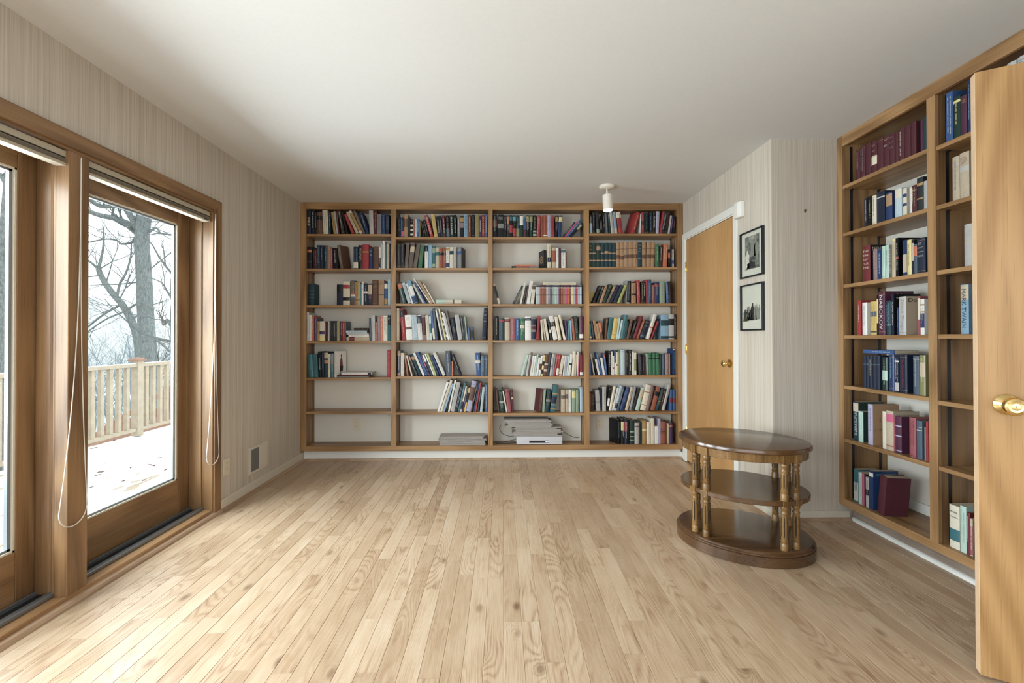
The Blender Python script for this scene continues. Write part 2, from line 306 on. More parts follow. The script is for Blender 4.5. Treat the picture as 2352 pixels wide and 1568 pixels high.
BACK='''
1 1 -1.8235 0.0356 0.226 0 0.0099 1c2943 h 0 t=e8d67a:BIBLE
1 1 -1.7875 0.0352 0.2226 0 0.0088 14161b h 0 t=e9e7e0
1 1 -1.759 0.0207 0.2109 0 0.0112 14161b h 0 t=bdbcb8
1 1 -1.7202 0.0477 0.211 0 0.0092 6b4630 h 0 b=14161b:.62:.8 t=b3895a
1 1 -1.6618 0.0468 0.2238 -2.8 0.0085 e2d8bd h 0 t=85878a
1 1 -1.6286 0.018 0.2113 0 0.0112 17404c h 0 t=bdbcb8
1 1 -1.5808 0.0234 0.209 -7.2 0.0153 b48a35 h 0 t=14161b
1 1 -1.5564 0.0165 0.2174 -7.9 0.0144 bdbcb8 h 0 t=85878a
1 1 -1.5412 0.0112 0.2205 -5.8 0.0141 5c1f2c p 0 t=e9e7e0
1 1 -1.5002 0.0299 0.222 -10.6 0.0098 3b2a24 h 0
1 1 -1.464 0.0206 0.2171 -13 0.0123 14161b h 0
1 1 -1.4062 0.0267 0.1986 -22.1 0.0102 b3222a h 0 t=b48a35
1 1 -1.364 0.0257 0.2252 -25.2 0.0094 c9b594 h 0 t=85878a
1 1 -1.3289 0.024 0.2401 -26.5 0.0088 e2d8bd h 0 b=b48a35:.12:.9
1 1 -1.3005 0.0229 0.2383 -24.3 0.0097 6e5f55 h 0 t=e2d8bd
1 1 -1.2711 0.0253 0.2111 -18.4 0.0154 1d3d73 h 0 t=e9e7e0
1 1 -1.2343 0.0377 0.225 -1.6 0.0146 bdbcb8 h 0 t=85878a
1 1 -1.1982 0.0298 0.2243 0 0.0145 5c1f2c h 0 b=b48a35:.84:.87 b=b48a35:.6:.62 t=b48a35
1 1 -1.1625 0.0369 0.1904 0 0.0144 85878a h 0 t=14161b
1 1 -1.1224 0.0385 0.1905 0 0.0095 1d3d73 h 0 t=bdbcb8
1 1 -1.0835 0.033 0.1875 0 0.0105 1c2943 h 0 t=bdbcb8
2 1 -0.9743 0.0283 0.1927 0 0.013 14161b p 0 t=85878a
2 1 -0.9538 0.0094 0.1888 0 0.0139 2f5f9e p 0
2 1 -0.9401 0.0165 0.1888 0 0.0148 1c2943 p 0 t=3fa3b5 b=d64b80:.05:.3
2 1 -0.9102 0.0354 0.2181 0 0.015 b3895a h 0 b=6b4630:.45:.8 t=e2d8bd
2 1 -0.8791 0.0189 0.1866 0 0.0087 2b2d33 p 0 t=c9b594
2 1 -0.8559 0.0228 0.1708 0 0.0128 14161b p 0 b=e2d8bd:.1:.2 b=e2d8bd:.35:.45 b=e2d8bd:.6:.7
2 1 -0.8339 0.0181 0.1709 0 0.0134 a5522f p 0 t=e2d8bd
2 1 -0.8142 0.0181 0.1709 0 0.012 b9d3de p 0 t=2f5f9e
2 1 -0.7932 0.021 0.171 0 0.0094 2f5f9e p 0 t=e9e7e0
2 1 -0.7777 0.0089 0.1536 0 0.0118 8c8a4a p 0
2 1 -0.7332 0.0104 0.1573 -12.4 0.0087 14161b p 0 t=e9e7e0
2 1 -0.7165 0.0134 0.1581 -13.5 0.0155 2b2d33 p 0 t=d5662b
2 1 -0.6968 0.0175 0.171 -14.4 0.0149 14161b p 0 t=e9e7e0
2 1 -0.6635 0.0296 0.2129 -15.4 0.0124 b3222a h 0 t=e9e7e0:IAN_RANKIN
2 1 -0.6241 0.0328 0.2156 -8.4 0.0104 dcb93f h 0 t=85878a:IAN_RANKIN
2 1 -0.5936 0.0212 0.1983 -4.8 0.0153 1c2943 p 0 t=e9e7e0:IAN_RANKIN
2 1 -0.5696 0.0204 0.2064 -5.2 0.0126 2b2d33 p 0 t=bdbcb8:IAN_RANKIN
2 1 -0.5424 0.026 0.2086 -4.3 0.0151 5c1f2c h 0 t=e9e7e0:IAN_RANKIN
2 1 -0.5096 0.0315 0.2084 -2.8 0.0148 14161b h 0 t=d64b80:IAN_RANKIN b=2a6f78:.03:.4
2 1 -0.4737 0.0339 0.2099 -1.7 0.0121 1d3b33 h 0 t=e9e7e0:IAN_RANKIN
2 1 -0.439 0.0245 0.2117 -2.1 0.0113 14161b h 0 t=e9e7e0:IAN_RANKIN
2 1 -0.4105 0.0213 0.1863 0 0.0128 85878a p 0 t=e9e7e0
2 1 -0.3785 0.0363 0.1982 0 0.0114 14161b h 0 b=b48a35:.75:.95 b=97797f:.45:.7
2 1 -0.3422 0.0316 0.2142 0 0.0093 7fb0d0 h 0 t=1c2943:DEAD_SOULS
2 1 -0.3074 0.03 0.2143 0 0.0104 6b4630 h 0 t=e2d8bd
2 1 -0.2723 0.034 0.2144 0 0.0145 14161b h 0 t=7fb0d0
2 1 -0.2343 0.0372 0.2145 0 0.0083 8c8a4a h 0 t=d5662b:IAN_RANKIN
2 1 -0.2043 0.0198 0.2066 0 0.0084 4a3160 p 0 t=e9e7e0:IAN_RANKIN
2 1 -0.1774 0.0309 0.2122 0 0.013 7d1d26 h 0 t=e8d67a:IAN_RANKIN
2 1 -0.1501 0.0206 0.2226 0 0.0102 2f5f9e p 0 t=e9e7e0
3 1 -0.0664 0.0405 0.2136 0 0.0123 14161b h 0 b=6b4630:.45:.75 t=bdbcb8
3 1 -0.0107 0.0587 0.2138 0 0.0118 14161b h 0 t=e9e7e0 b=85878a:.4:.6
3 1 0.0332 0.0207 0.2081 0 0.0107 14161b p 0 t=e9e7e0
3 1 0.0601 0.0199 0.2082 0 0.016 2b2d33 p 0 b=d5662b:.6:.95 t=e9e7e0
3 1 0.0874 0.0298 0.2083 0 0.0096 14161b h 0 b=2a6f78:.75:.93 b=b3222a:.2:.55
3 1 0.1205 0.0298 0.2084 0 0.0113 14161b h 0 b=3fa3b5:.75:.93 b=b3222a:.04:.4
3 1 0.1528 0.0298 0.2085 0 0.0096 1d3b33 h 0 b=8c8a4a:.03:.4 t=7fb0d0
3 1 0.1868 0.0331 0.2085 0 0.0131 1d3b33 h 0 b=e9e7e0:.55:.97
3 1 0.2174 0.0232 0.1812 0 0.0102 2f5f9e p 0 b=5c1f2c:.03:.4
3 1 0.2469 0.029 0.2087 0 0.0108 14161b h 0 b=8c8a4a:.7:.95 t=e9e7e0
3 1 0.2792 0.0307 0.2088 0 0.014 1d3b33 h 0 b=8c8a4a:.7:.95 t=e9e7e0
3 1 0.3136 0.0332 0.2089 0 0.0106 14161b h 0 b=8fa98d:.05:.15 b=8fa98d:.22:.3 t=c9b594
3 1 0.3476 0.0328 0.2091 1.5 0.0125 b3222a h 0 t=e9e7e0
3 1 0.3829 0.0253 0.2024 0 0.0152 a5522f h 0 t=1c2943
3 1 0.4149 0.0349 0.2092 0 0.0088 a5522f h 0 b=e2d8bd:.05:.1 t=14161b
3 1 0.4501 0.0307 0.2093 0 0.0085 b3b0cf h 0 t=1c2943
3 1 0.4842 0.034 0.2094 0 0.0098 b3222a h 0 t=14161b
3 1 0.5174 0.0257 0.2096 2.2 0.0141 14161b h 0 b=b48a35:.72:.93 t=bdbcb8
3 1 0.5478 0.0315 0.2076 4 0.0129 1d3d73 h 0 b=e8d67a:.7:.93
3 1 0.5831 0.0125 0.1798 38.8 0.0099 1c2943 p 0 t=e9e7e0
3 1 0.6023 0.0124 0.1788 38.4 0.0106 d64b80 p 0
3 1 0.6248 0.0188 0.196 38.4 0.0094 2f5f9e p 0 t=e9e7e0
3 1 0.6514 0.0187 0.1713 43.4 0.0117 14161b p 0 b=8fa98d:.55:.9
4 1 0.8504 0.0233 0.182 0 0.0113 14161b p 0 b=7fb0d0:.03:.55 t=e9e7e0
4 1 0.8788 0.0288 0.2096 0 0.0166 14161b h 0
4 1 0.9216 0.0279 0.2118 -3.7 0.0182 2b2d33 h 0 b=8fa98d:.04:.2 t=6b4630
4 1 0.9546 0.0283 0.1368 -4 0.0186 14161b p 0 t=bdbcb8
4 1 0.983 0.0167 0.1953 -3.7 0.0169 14161b p 0 t=e8d67a
4 1 1.0072 0.0254 0.1995 -3.9 0.0187 4d6075 h 0 t=bdbcb8
4 1 1.0339 0.0175 0.2041 -5 0.0111 1d3b33 p 0 t=e9e7e0
4 1 1.0614 0.0287 0.2086 -5.8 0.0133 bdbcb8 h 0 t=85878a
4 1 1.0931 0.0287 0.2125 -4.8 0.0187 7fb0d0 h 0 b=c9b594:.03:.25 t=85878a
4 1 1.1398 0.0418 0.2125 -7.4 0.0172 b3222a h 0 b=e2d8bd:.72:.97 t=14161b
4 1 1.2525 0.0378 0.2081 16.1 0.0143 b3222a h -14 t=e8d67a
4 1 1.3242 0.008 0.1961 2.7 0.0185 e9e7e0 p 0
4 1 1.3486 0.0209 0.2084 0 0.016 b3222a p 0 b=14161b:.4:.6
4 1 1.3862 0.0477 0.2143 0 0.0175 14161b h 0 t=3fa3b5
4 1 1.426 0.0234 0.2128 0 0.0133 1c2943 h 0 t=7fb0d0
4 1 1.4553 0.0268 0.213 1.4 0.0125 14161b h 0 t=e9e7e0:SILENCER
4 1 1.488 0.0301 0.2148 2 0.0146 b3b0cf h 0 t=5c1f2c
4 1 1.5165 0.0165 0.2164 9.1 0.0121 b3222a p 0
4 1 1.5387 0.0243 0.2151 9.2 0.0141 2b2d33 h 0 t=e9e7e0
4 1 1.5716 0.0315 0.2139 8.3 0.0187 14161b h 0 t=b3222a
4 1 1.5975 0.016 0.1776 8.1 0.0137 bdbcb8 p 0 t=b3222a
4 1 1.6172 0.0154 0.1646 7.3 0.0111 4a3160 p 0 t=7fb0d0
4 1 1.6423 0.0216 0.1641 5.5 0.0114 14161b p 0 t=d64b80
1 2 -1.8152 0.0422 0.2057 0 0.0124 14161b h 0 b=d5662b:.75:.86 b=4a3160:.3:.34
1 2 -1.7832 0.0156 0.2058 0 0.0173 14161b p 0
1 2 -1.7621 0.0219 0.1877 0 0.0139 5c1f2c p 0 t=e2d8bd
1 2 -1.7355 0.0281 0.2233 0 0.0133 17404c h 0 t=7fb0d0
1 2 -1.7027 0.0328 0.2217 0 0.0118 1c2943 h 0 t=7fb0d0
1 2 -1.6679 0.0321 0.2218 0 0.0189 17404c h 0 t=bdbcb8
1 2 -1.6378 0.0235 0.21 0 0.0144 b3895a h 0
1 2 -1.6131 0.0196 0.2013 0 0.0127 a8505a p 0 t=e2d8bd
1 2 -1.5741 0.0419 0.196 -2.1 0.0115 14161b p 0 t=e9e7e0
1 2 -1.5174 0.0314 0.2239 -7.5 0.0114 6e5f55 h 16 t=e2d8bd f=6b4630
1 2 -1.3821 0.0431 0.208 0 0.0123 1c2943 h 0 b=e2d8bd:.03:.3 t=7fb0d0
1 2 -1.3401 0.0361 0.2239 0 0.0164 14161b h 0 t=e2d8bd
1 2 -1.2899 0.0596 0.2302 0 0.0122 b3222a h 0 b=b48a35:.66:.68 b=b48a35:.7:.72
1 2 -1.2401 0.0322 0.194 0 0.0113 1d3d73 h 0
1 2 -1.1938 0.051 0.2083 0 0.0149 6b4630 h 0 t=b48a35
1 2 -1.1573 0.0173 0.2044 0 0.013 e9e7e0 p 0 b=14161b:.05:.5
1 2 -1.1388 0.0165 0.2321 0 0.019 bdbcb8 p 0 t=14161b
1 2 -1.1192 0.0181 0.2677 0 0.012 e9e7e0 p 0 t=85878a
1 2 -1.1023 0.0126 0.2282 0 0.0152 2a6f78 p 0
1 2 -1.0823 0.0228 0.2401 0 0.0172 c9b594 h 0 t=6b4630
1 2 -1.0642 0.0102 0.2401 0 0.0143 1c2943 p 0 t=7fb0d0
2 2 -0.9813 0.0362 0.2333 0 0.0189 2b2d33 h 0 t=85878a
2 2 -0.9423 0.0354 0.2333 0 0.0148 2b2d33 h 0 t=85878a
2 2 -0.9073 0.0314 0.2379 3.8 0.0129 6e5f55 h 0 t=6b4630
2 2 -0.869 0.0399 0.239 6.6 0.0143 6e5f55 h 0 b=c9b594:.62:.85
2 2 -0.8259 0.0367 0.2325 9 0.0113 6e5f55 h 0 t=6b4630
2 2 -0.779 0.0369 0.2153 6.7 0.0144 2c7a52 h 0 t=b48a35
2 2 -0.7156 0.0323 0.2203 0 0.013 e9e7e0 h 0 b=1c2943:.72:.98 t=1c2943
2 2 -0.6801 0.0339 0.2203 0 0.0181 7fb0d0 h 0 t=e9e7e0
2 2 -0.6466 0.0284 0.2061 0 0.0176 2a6f78 h 0 b=8fa98d:.05:.2 b=8fa98d:.7:.92
2 2 -0.6123 0.0355 0.1959 0 0.015 c9b594 h 0 b=2a6f78:.62:.78
2 2 -0.5776 0.0308 0.188 0 0.0113 a5522f h 0 b=14161b:.65:.78
2 2 -0.5457 0.0284 0.1881 0 0.013 a5522f h 0 b=14161b:.65:.78
2 2 -0.5137 0.0324 0.1984 0 0.0129 e9e7e0 h 0 b=1d3d73:.05:.25 b=b48a35:.85:.97
2 2 -0.4774 0.0355 0.1985 0 0.0127 e2d8bd h 0 b=1d3b33:.65:.82
2 2 -0.4442 0.0261 0.2009 0 0.0129 bdbcb8 h 0 t=85878a
2 2 -0.4071 0.0434 0.2009 0 0.018 85878a h 12 b=2f5f9e:.66:.82 f=1c2943
3 2 0.4125 0.0216 0.1725 0 0.0171 14161b p -20 t=3fa3b5 e=b3895a
3 2 0.4524 0.0349 0.2324 0 0.0164 e2d8bd h -8 b=1c2943:.25:.45
3 2 0.496 0.0408 0.1975 0 0.0234 c9b594 h 0 b=a5522f:.3:.85
3 2 0.5314 0.02 0.1934 0 0.0205 e9e7e0 p 0 t=85878a
3 2 0.5543 0.0191 0.1935 0 0.0239 5c1f2c p 0 t=a8505a
3 2 0.5867 0.0391 0.1827 0 0.0192 e9e7e0 p 0 b=2a6f78:.82:.98 t=1c2943:MARK_TWAIN
3 2 0.6146 0.0133 0.1578 0 0.0232 6b4630 p 0
4 2 0.8475 0.0325 0.2311 0 0.0162 1d3b33 h 0 b=b3895a:.56:.6 b=b3895a:.26:.3
4 2 0.884 0.0358 0.2312 0 0.0173 1d3b33 h 0 b=b3895a:.56:.6 b=b3895a:.26:.3
4 2 0.9236 0.0383 0.2312 0 0.017 1d3b33 h 0 b=b3895a:.7:.85 b=b3895a:.26:.3
4 2 0.962 0.035 0.2313 0 0.015 17404c h 0 b=b3895a:.56:.6 b=b3895a:.26:.3
4 2 0.9995 0.0367 0.2313 0 0.0117 17404c h 0 b=b3895a:.56:.66 b=b3895a:.26:.3
4 2 1.0362 0.0334 0.2314 0 0.0127 17404c h 0 b=b3895a:.56:.6 b=b3895a:.26:.3
4 2 1.0725 0.0359 0.2315 0 0.018 17404c h 0 b=b3895a:.56:.6 b=b3895a:.26:.3
4 2 1.11 0.0359 0.2357 0 0.0182 b3895a h 0 b=6b4630:.72:.74 b=6b4630:.35:.5
4 2 1.1497 0.0384 0.2399 0 0.0184 b3895a h 0 b=6b4630:.72:.74 b=6b4630:.3:.45
4 2 1.1898 0.0384 0.2383 0 0.0137 b3895a h 0 b=6b4630:.72:.74 b=6b4630:.35:.5
4 2 1.2349 0.0485 0.2443 0 0.0163 b3895a h 0 b=6b4630:.72:.74 b=6b4630:.35:.5
4 2 1.2804 0.0393 0.2469 0 0.0174 b3895a h 0 b=6b4630:.72:.74 b=6b4630:.35:.5
4 2 1.321 0.0385 0.2361 0 0.0161 17404c h 0 b=85878a:.35:.37 b=85878a:.62:.64
4 2 1.3611 0.0368 0.2403 0 0.0175 b3895a h 0 b=6b4630:.72:.74 b=6b4630:.35:.5
4 2 1.4027 0.0416 0.2421 1.4 0.0152 b3895a h 0 b=6b4630:.72:.74 b=6b4630:.35:.5
4 2 1.4427 0.0355 0.2422 1.8 0.0162 b3895a h 0 b=6b4630:.72:.74 b=6b4630:.35:.5
4 2 1.4863 0.0357 0.2214 0 0.0165 2c7a52 h 0 t=e8d67a
4 2 1.5194 0.0283 0.2073 1.6 0.0131 3b2a24 h 0 t=e2d8bd
4 2 1.562 0.0435 0.2241 2.2 0.0184 d5662b h 0 t=e2d8bd
4 2 1.6035 0.0176 0.174 0 0.0187 14161b p 0 b=d5662b:.5:.8
4 2 1.621 0.0142 0.1724 0 0.0116 2b2d33 p 0
4 2 1.6403 0.0193 0.1724 0 0.0188 bdbcb8 p 0 b=2f5f9e:.2:.4
1 3 -1.808 0.0517 0.2063 0 0.0337 17404c h 0 b=2a6f78:.35:.37 b=2a6f78:.5:.52 b=2a6f78:.68:.7
1 3 -1.5389 0.0565 0.1992 0 0.0313 1c2943 h 0 b=14161b:.62:.94
1 3 -1.4748 0.0636 0.2269 0 0.0264 e2d8bd h 0 b=b3222a:.7:.86 b=14161b:.2:.34
1 3 -1.4159 0.0401 0.2364 0 0.0332 6e5f55 h 0 b=b3222a:.45:.52 b=e9e7e0:.36:.44 b=2f5f9e:.28:.35
1 3 -1.3699 0.0488 0.219 0 0.027 b48a35 h 0 t=6b4630 b=14161b:.22:.24
1 3 -1.3373 0.0118 0.2048 0 0.0337 3fa3b5 p 0
1 3 -1.3227 0.0142 0.223 0 0.0313 e9e7e0 p 0
1 3 -1.2936 0.0378 0.2048 0 0.0265 1c2943 h 0 b=e2d8bd:.54:.65 t=bdbcb8
1 3 -1.2523 0.037 0.2024 0 0.0273 1c2943 h 0 b=c9b594:.52:.96 b=4a3160:.3:.5
1 3 -1.2054 0.052 0.2405 0 0.0311 6b4630 h 0 t=b3895a
1 3 -1.1475 0.0528 0.2405 0 0.0306 b3895a h 0 b=14161b:.4:.43 t=14161b
1 3 -1.103 0.0315 0.2128 0 0.032 2f5f9e h 0 b=b48a35:.05:.3 b=e2d8bd:.75:.95
1 3 -1.0735 0.0229 0.2469 0 0.0334 b9d3de h 0 t=2f5f9e
2 3 -0.9267 0.042 0.2015 -14.8 0.0277 1d3b33 h 0 b=d5662b:.72:.95 t=b5d8c8
2 3 -0.8777 0.0295 0.2036 -16.9 0.026 b9d3de h 0 t=1d3b33
2 3 -0.8523 0.0146 0.1985 -15.9 0.0334 e9e7e0 p 0 t=2f5f9e
2 3 -0.8201 0.0371 0.2247 -17.2 0.0261 7fb0d0 h 0 b=e9e7e0:.34:.75 b=1d3d73:.03:.3
2 3 -0.7454 0.0183 0.2075 -28.2 0.033 bdbcb8 p 0
2 3 -0.7277 0.0096 0.2263 -26.3 0.0269 2f5f9e p 0 t=e9e7e0
2 3 -0.6803 0.0088 0.2836 -33.7 0.0325 e9e7e0 p 0 t=85878a
2 3 -0.6619 0.022 0.2478 -31.7 0.0323 b3895a p 0
2 3 -0.6408 0.0103 0.2152 -29.7 0.033 e2d8bd p 0
3 3 -0.0231 0.0208 0.1965 -15.6 0.0304 c9b594 p 0 b=14161b:.3:.9
3 3 0.1083 0.017 0.1936 26.9 0.033 14161b p 0 t=e9e7e0
3 3 0.1779 0.0178 0.2064 12.2 0.0276 e2d8bd p 0 t=85878a
3 3 0.201 0.0175 0.1801 11 0.0314 1d3b33 p 0
3 3 0.2232 0.012 0.1791 9.2 0.0286 5c1f2c p 0 t=c9b594
3 3 0.2486 0.0321 0.2226 8.7 0.0331 e9e7e0 p 0 t=14161b
3 3 0.2876 0.0315 0.1798 7 0.0322 e2d8bd p 0 b=6b4630:.8:.98 t=b3895a:DANTE
3 3 0.3351 0.0179 0.1835 0 0.0298 b9d3de p 0 b=1c2943:.9:.985 b=e9e7e0:.83:.87 b=14161b:.46:.5
3 3 0.3541 0.019 0.1835 0 0.0302 bdbcb8 p 0 b=1c2943:.9:.985 b=e9e7e0:.83:.87 b=14161b:.46:.5
3 3 0.374 0.0191 0.1835 0 0.0262 a5522f p 0 b=1c2943:.9:.985 b=e9e7e0:.83:.87 b=14161b:.46:.5
3 3 0.3939 0.0192 0.1835 0 0.0263 a5522f p 0 b=1c2943:.9:.985 b=e9e7e0:.83:.87 b=14161b:.46:.5
3 3 0.4139 0.0192 0.1835 0 0.0308 a5522f p 0 b=1c2943:.9:.985 b=e9e7e0:.83:.87 b=14161b:.46:.5
3 3 0.4339 0.0192 0.1835 0 0.0299 bdbcb8 p 0 b=1c2943:.9:.985 b=e9e7e0:.83:.87 b=14161b:.46:.5
3 3 0.4539 0.0192 0.1835 0 0.0329 97797f p 0 b=1c2943:.9:.985 b=e9e7e0:.83:.87 b=14161b:.46:.5
3 3 0.4739 0.0192 0.1835 0 0.0309 2f5f9e p 0 b=1c2943:.9:.985 b=e9e7e0:.83:.87 b=14161b:.46:.5
3 3 0.4939 0.0192 0.1835 0 0.0271 8fa98d p 0 b=1c2943:.9:.985 b=e9e7e0:.83:.87 b=14161b:.46:.5
3 3 0.5139 0.0192 0.1835 0 0.0289 b5d8c8 p 0 b=1c2943:.9:.985 b=e9e7e0:.83:.87 b=14161b:.46:.5
3 3 0.5339 0.0192 0.1835 0 0.0321 b3b0cf p 0 b=1c2943:.9:.985 b=e9e7e0:.83:.87 b=14161b:.46:.5
3 3 0.5539 0.0192 0.1835 0 0.0302 7d1d26 p 0 b=1c2943:.9:.985 b=e9e7e0:.83:.87 b=14161b:.46:.5
3 3 0.5739 0.0192 0.1835 0 0.0261 a5522f p 0 b=1c2943:.9:.985 b=e9e7e0:.83:.87 b=14161b:.46:.5
3 3 0.5939 0.0192 0.1835 0 0.0327 b3895a p 0 b=1c2943:.9:.985 b=e9e7e0:.83:.87 b=14161b:.46:.5
3 3 0.614 0.0192 0.1835 0 0.0326 d64b80 p 0 b=1c2943:.9:.985 b=e9e7e0:.83:.87 b=14161b:.46:.5
3 3 0.634 0.0192 0.1835 0 0.0267 d5662b p 0 b=1c2943:.9:.985 b=e9e7e0:.83:.87 b=14161b:.46:.5
3 3 0.654 0.0192 0.1835 0 0.0303 7d1d26 p 0 b=1c2943:.9:.985 b=e9e7e0:.83:.87 b=14161b:.46:.5
3 3 0.674 0.0192 0.1835 0 0.029 e8d67a p 0 b=1c2943:.9:.985 b=e9e7e0:.83:.87 b=14161b:.46:.5
3 3 0.694 0.0192 0.1835 0 0.0323 b3b0cf p 0 b=1c2943:.9:.985 b=e9e7e0:.83:.87 b=14161b:.46:.5
3 3 0.7141 0.0192 0.1835 0 0.0285 b3222a p 0 b=1c2943:.9:.985 b=e9e7e0:.83:.87 b=14161b:.46:.5
3 3 0.7341 0.0192 0.1835 0 0.0279 b3b0cf p 0 b=1c2943:.9:.985 b=e9e7e0:.83:.87 b=14161b:.46:.5
3 3 0.7541 0.0192 0.1835 0 0.0299 b9d3de p 0 b=1c2943:.9:.985 b=e9e7e0:.83:.87 b=14161b:.46:.5
4 3 0.8787 0.0235 0.1817 22.6 0.0337 14161b h 0
4 3 0.9157 0.0215 0.1776 19.1 0.0268 2b2d33 h 0
4 3 0.9419 0.025 0.1734 19.3 0.0269 b3895a h 0
4 3 0.9746 0.0296 0.1937 21.5 0.031 1d3b33 h 0
4 3 1.009 0.0244 0.1841 24.3 0.0331 6e5f55 h 0 b=b3895a:.68:.95
4 3 1.0407 0.027 0.1878 25 0.0301 1c2943 h 0
4 3 1.0789 0.0334 0.1864 24 0.0295 1c2943 h 0 t=4d6075
4 3 1.1151 0.0256 0.187 23.1 0.0329 b0bd4a h 0 t=8c8a4a
4 3 1.2126 0.0361 0.229 2.7 0.0322 bdbcb8 h 0 b=14161b:.05:.95
4 3 1.2625 0.043 0.197 0 0.0265 b3895a h 0 b=14161b:.4:.48 t=6b4630
4 3 1.3135 0.0319 0.2238 -1.5 0.0331 b3222a h 0 t=e9e7e0
4 3 1.3565 0.0468 0.2096 0 0.0276 14161b h 0 t=e2d8bd
4 3 1.3946 0.0183 0.2305 -1.2 0.0284 b3222a p 0 t=14161b
4 3 1.42 0.0269 0.2321 0 0.0327 1d3d73 h 0 t=b9d3de
4 3 1.4515 0.0277 0.1803 0 0.0294 a5522f p 0
4 3 1.488 0.0403 0.2054 0 0.0324 1d3d73 h 0 b=b3222a:.8:.9
4 3 1.5376 0.0487 0.2138 0 0.0273 8fa98d h 0 t=85878a
4 3 1.5947 0.0218 0.2099 -2.7 0.033 2f5f9e h 0 t=e9e7e0
4 3 1.617 0.0193 0.214 -2.2 0.0274 3b2a24 h 0
1 4 -1.8313 0.0199 0.2693 0 0.0092 bdbcb8 h 0 t=1c2943:TOM_THOMSON
1 4 -1.8092 0.0232 0.2456 0 0.012 e9e7e0 h 0 t=a8505a
1 4 -1.7858 0.0228 0.2393 0 0.0107 d5662b h 0 t=e2d8bd
1 4 -1.7602 0.0226 0.2204 0 0.0123 4a3160 h 0 t=b3b0cf
1 4 -1.7364 0.0218 0.1866 0 0.0152 b48a35 h 0 t=14161b
1 4 -1.6978 0.0492 0.1866 0 0.0137 e2d8bd h 0 b=e8d67a:.03:.25 b=4a3160:.35:.5
1 4 -1.6658 0.0117 0.1826 0 0.008 7d1d26 p 0 t=e2d8bd
1 4 -1.6521 0.0125 0.1826 0 0.0105 14161b p 0
1 4 -1.6365 0.0156 0.1841 0 0.0124 bdbcb8 p 0 t=85878a
1 4 -1.6205 0.0133 0.1888 0 0.0119 14161b p 0 t=e9e7e0
1 4 -1.6061 0.0125 0.1888 0 0.0137 2b2d33 p 0 t=e9e7e0
1 4 -1.592 0.0125 0.1888 0 0.0119 14161b p 0 t=85878a
1 4 -1.5783 0.0117 0.1888 0 0.0086 2b2d33 p 0 t=e9e7e0
1 4 -1.5654 0.0109 0.1888 0 0.01 14161b p 0 t=e9e7e0
1 4 -1.5514 0.0141 0.1864 0 0.0148 b0bd4a p 0 t=14161b
1 4 -1.5357 0.0141 0.1864 0 0.0109 b3895a p 0 t=7d1d26
1 4 -1.5193 0.0156 0.1864 0 0.0141 1c2943 p 0 t=e9e7e0
1 4 -1.499 0.0203 0.1863 0 0.0159 b3222a p 0 t=e2d8bd
1 4 -1.4806 0.0117 0.1863 0 0.013 17404c p 0 t=e9e7e0
1 4 -1.2455 0.0157 0.2176 -1.3 0.0134 1c2943 p 0 t=bdbcb8
1 4 -1.2161 0.0352 0.2412 -1.3 0.0129 bdbcb8 h 0 t=85878a
1 4 -1.1883 0.0157 0.1757 0 0.0105 a5522f p 0
1 4 -1.1648 0.0266 0.2332 0 0.0153 97797f h 0 t=e2d8bd
1 4 -1.1389 0.0219 0.2332 0 0.0117 d5662b p 0 t=e2d8bd
1 4 -1.1048 0.0416 0.2387 0 0.0153 e2d8bd h 0 t=14161b
1 4 -1.068 0.0259 0.2449 0 0.0104 2a6f78 h 0 b=14161b:.6:.97
2 4 -0.9867 0.029 0.2994 0 0.0149 c9b594 h 0
2 4 -0.925 0.0389 0.2943 -5.2 0.0143 b3222a h 0 b=14161b:.74:.97
2 4 -0.8748 0.0586 0.2369 -4.4 0.0129 e9e7e0 h 0 t=5c1f2c b=6b4630:.42:.52
2 4 -0.8188 0.0486 0.2368 -4.2 0.0115 b9d3de h 0 t=85878a
2 4 -0.7716 0.0408 0.2344 -4.2 0.0091 e9e7e0 h 0 b=1c2943:.68:.97 t=1c2943
2 4 -0.7321 0.0335 0.2381 -3.4 0.0142 97797f h 0 b=5c1f2c:.2:.9
2 4 -0.6974 0.0312 0.2341 -3.6 0.0109 e2d8bd h 0 t=85878a
2 4 -0.6712 0.0177 0.2261 -3.4 0.0133 b9d3de p 0 b=2a6f78:.3:.7
2 4 -0.6426 0.0184 0.2784 -5.7 0.0091 2f5f9e p 0 b=e2d8bd:.03:.4
2 4 -0.6198 0.0235 0.2981 -5.4 0.0087 4d6075 h 0
2 4 -0.5676 0.0134 0.2948 -11.5 0.0092 e9e7e0 p 0 t=14161b
2 4 -0.5517 0.0119 0.2951 -11.8 0.0145 2b2d33 p 0 t=e9e7e0
2 4 -0.536 0.0135 0.2991 -11.8 0.0094 e8d67a p 0
2 4 -0.5211 0.0089 0.2753 -12.2 0.0152 14161b p 0 b=e9e7e0:.1:.2 b=e9e7e0:.3:.4 b=e9e7e0:.5:.6 b=e9e7e0:.7:.8
2 4 -0.5057 0.0154 0.2716 -12.5 0.011 e9e7e0 p 0 t=85878a
2 4 -0.4888 0.0131 0.2597 -12.8 0.0126 bdbcb8 p 0
2 4 -0.4718 0.0154 0.2828 -11.7 0.0108 6e5f55 p 0
2 4 -0.4396 0.0373 0.2126 -9.3 0.013 1c2943 h 0 t=c9b594
2 4 -0.395 0.0413 0.2383 -8.3 0.0087 bdbcb8 h 0 t=85878a
2 4 -0.3598 0.0188 0.2314 -7.6 0.0112 14161b p 0 t=e9e7e0
2 4 -0.343 0.0116 0.231 -6.8 0.0155 2b2d33 p 0
2 4 -0.33 0.0116 0.2228 -6.2 0.0094 8fa98d p 0
2 4 -0.3116 0.0126 0.119 -3.7 0.0132 2f5f9e p 0
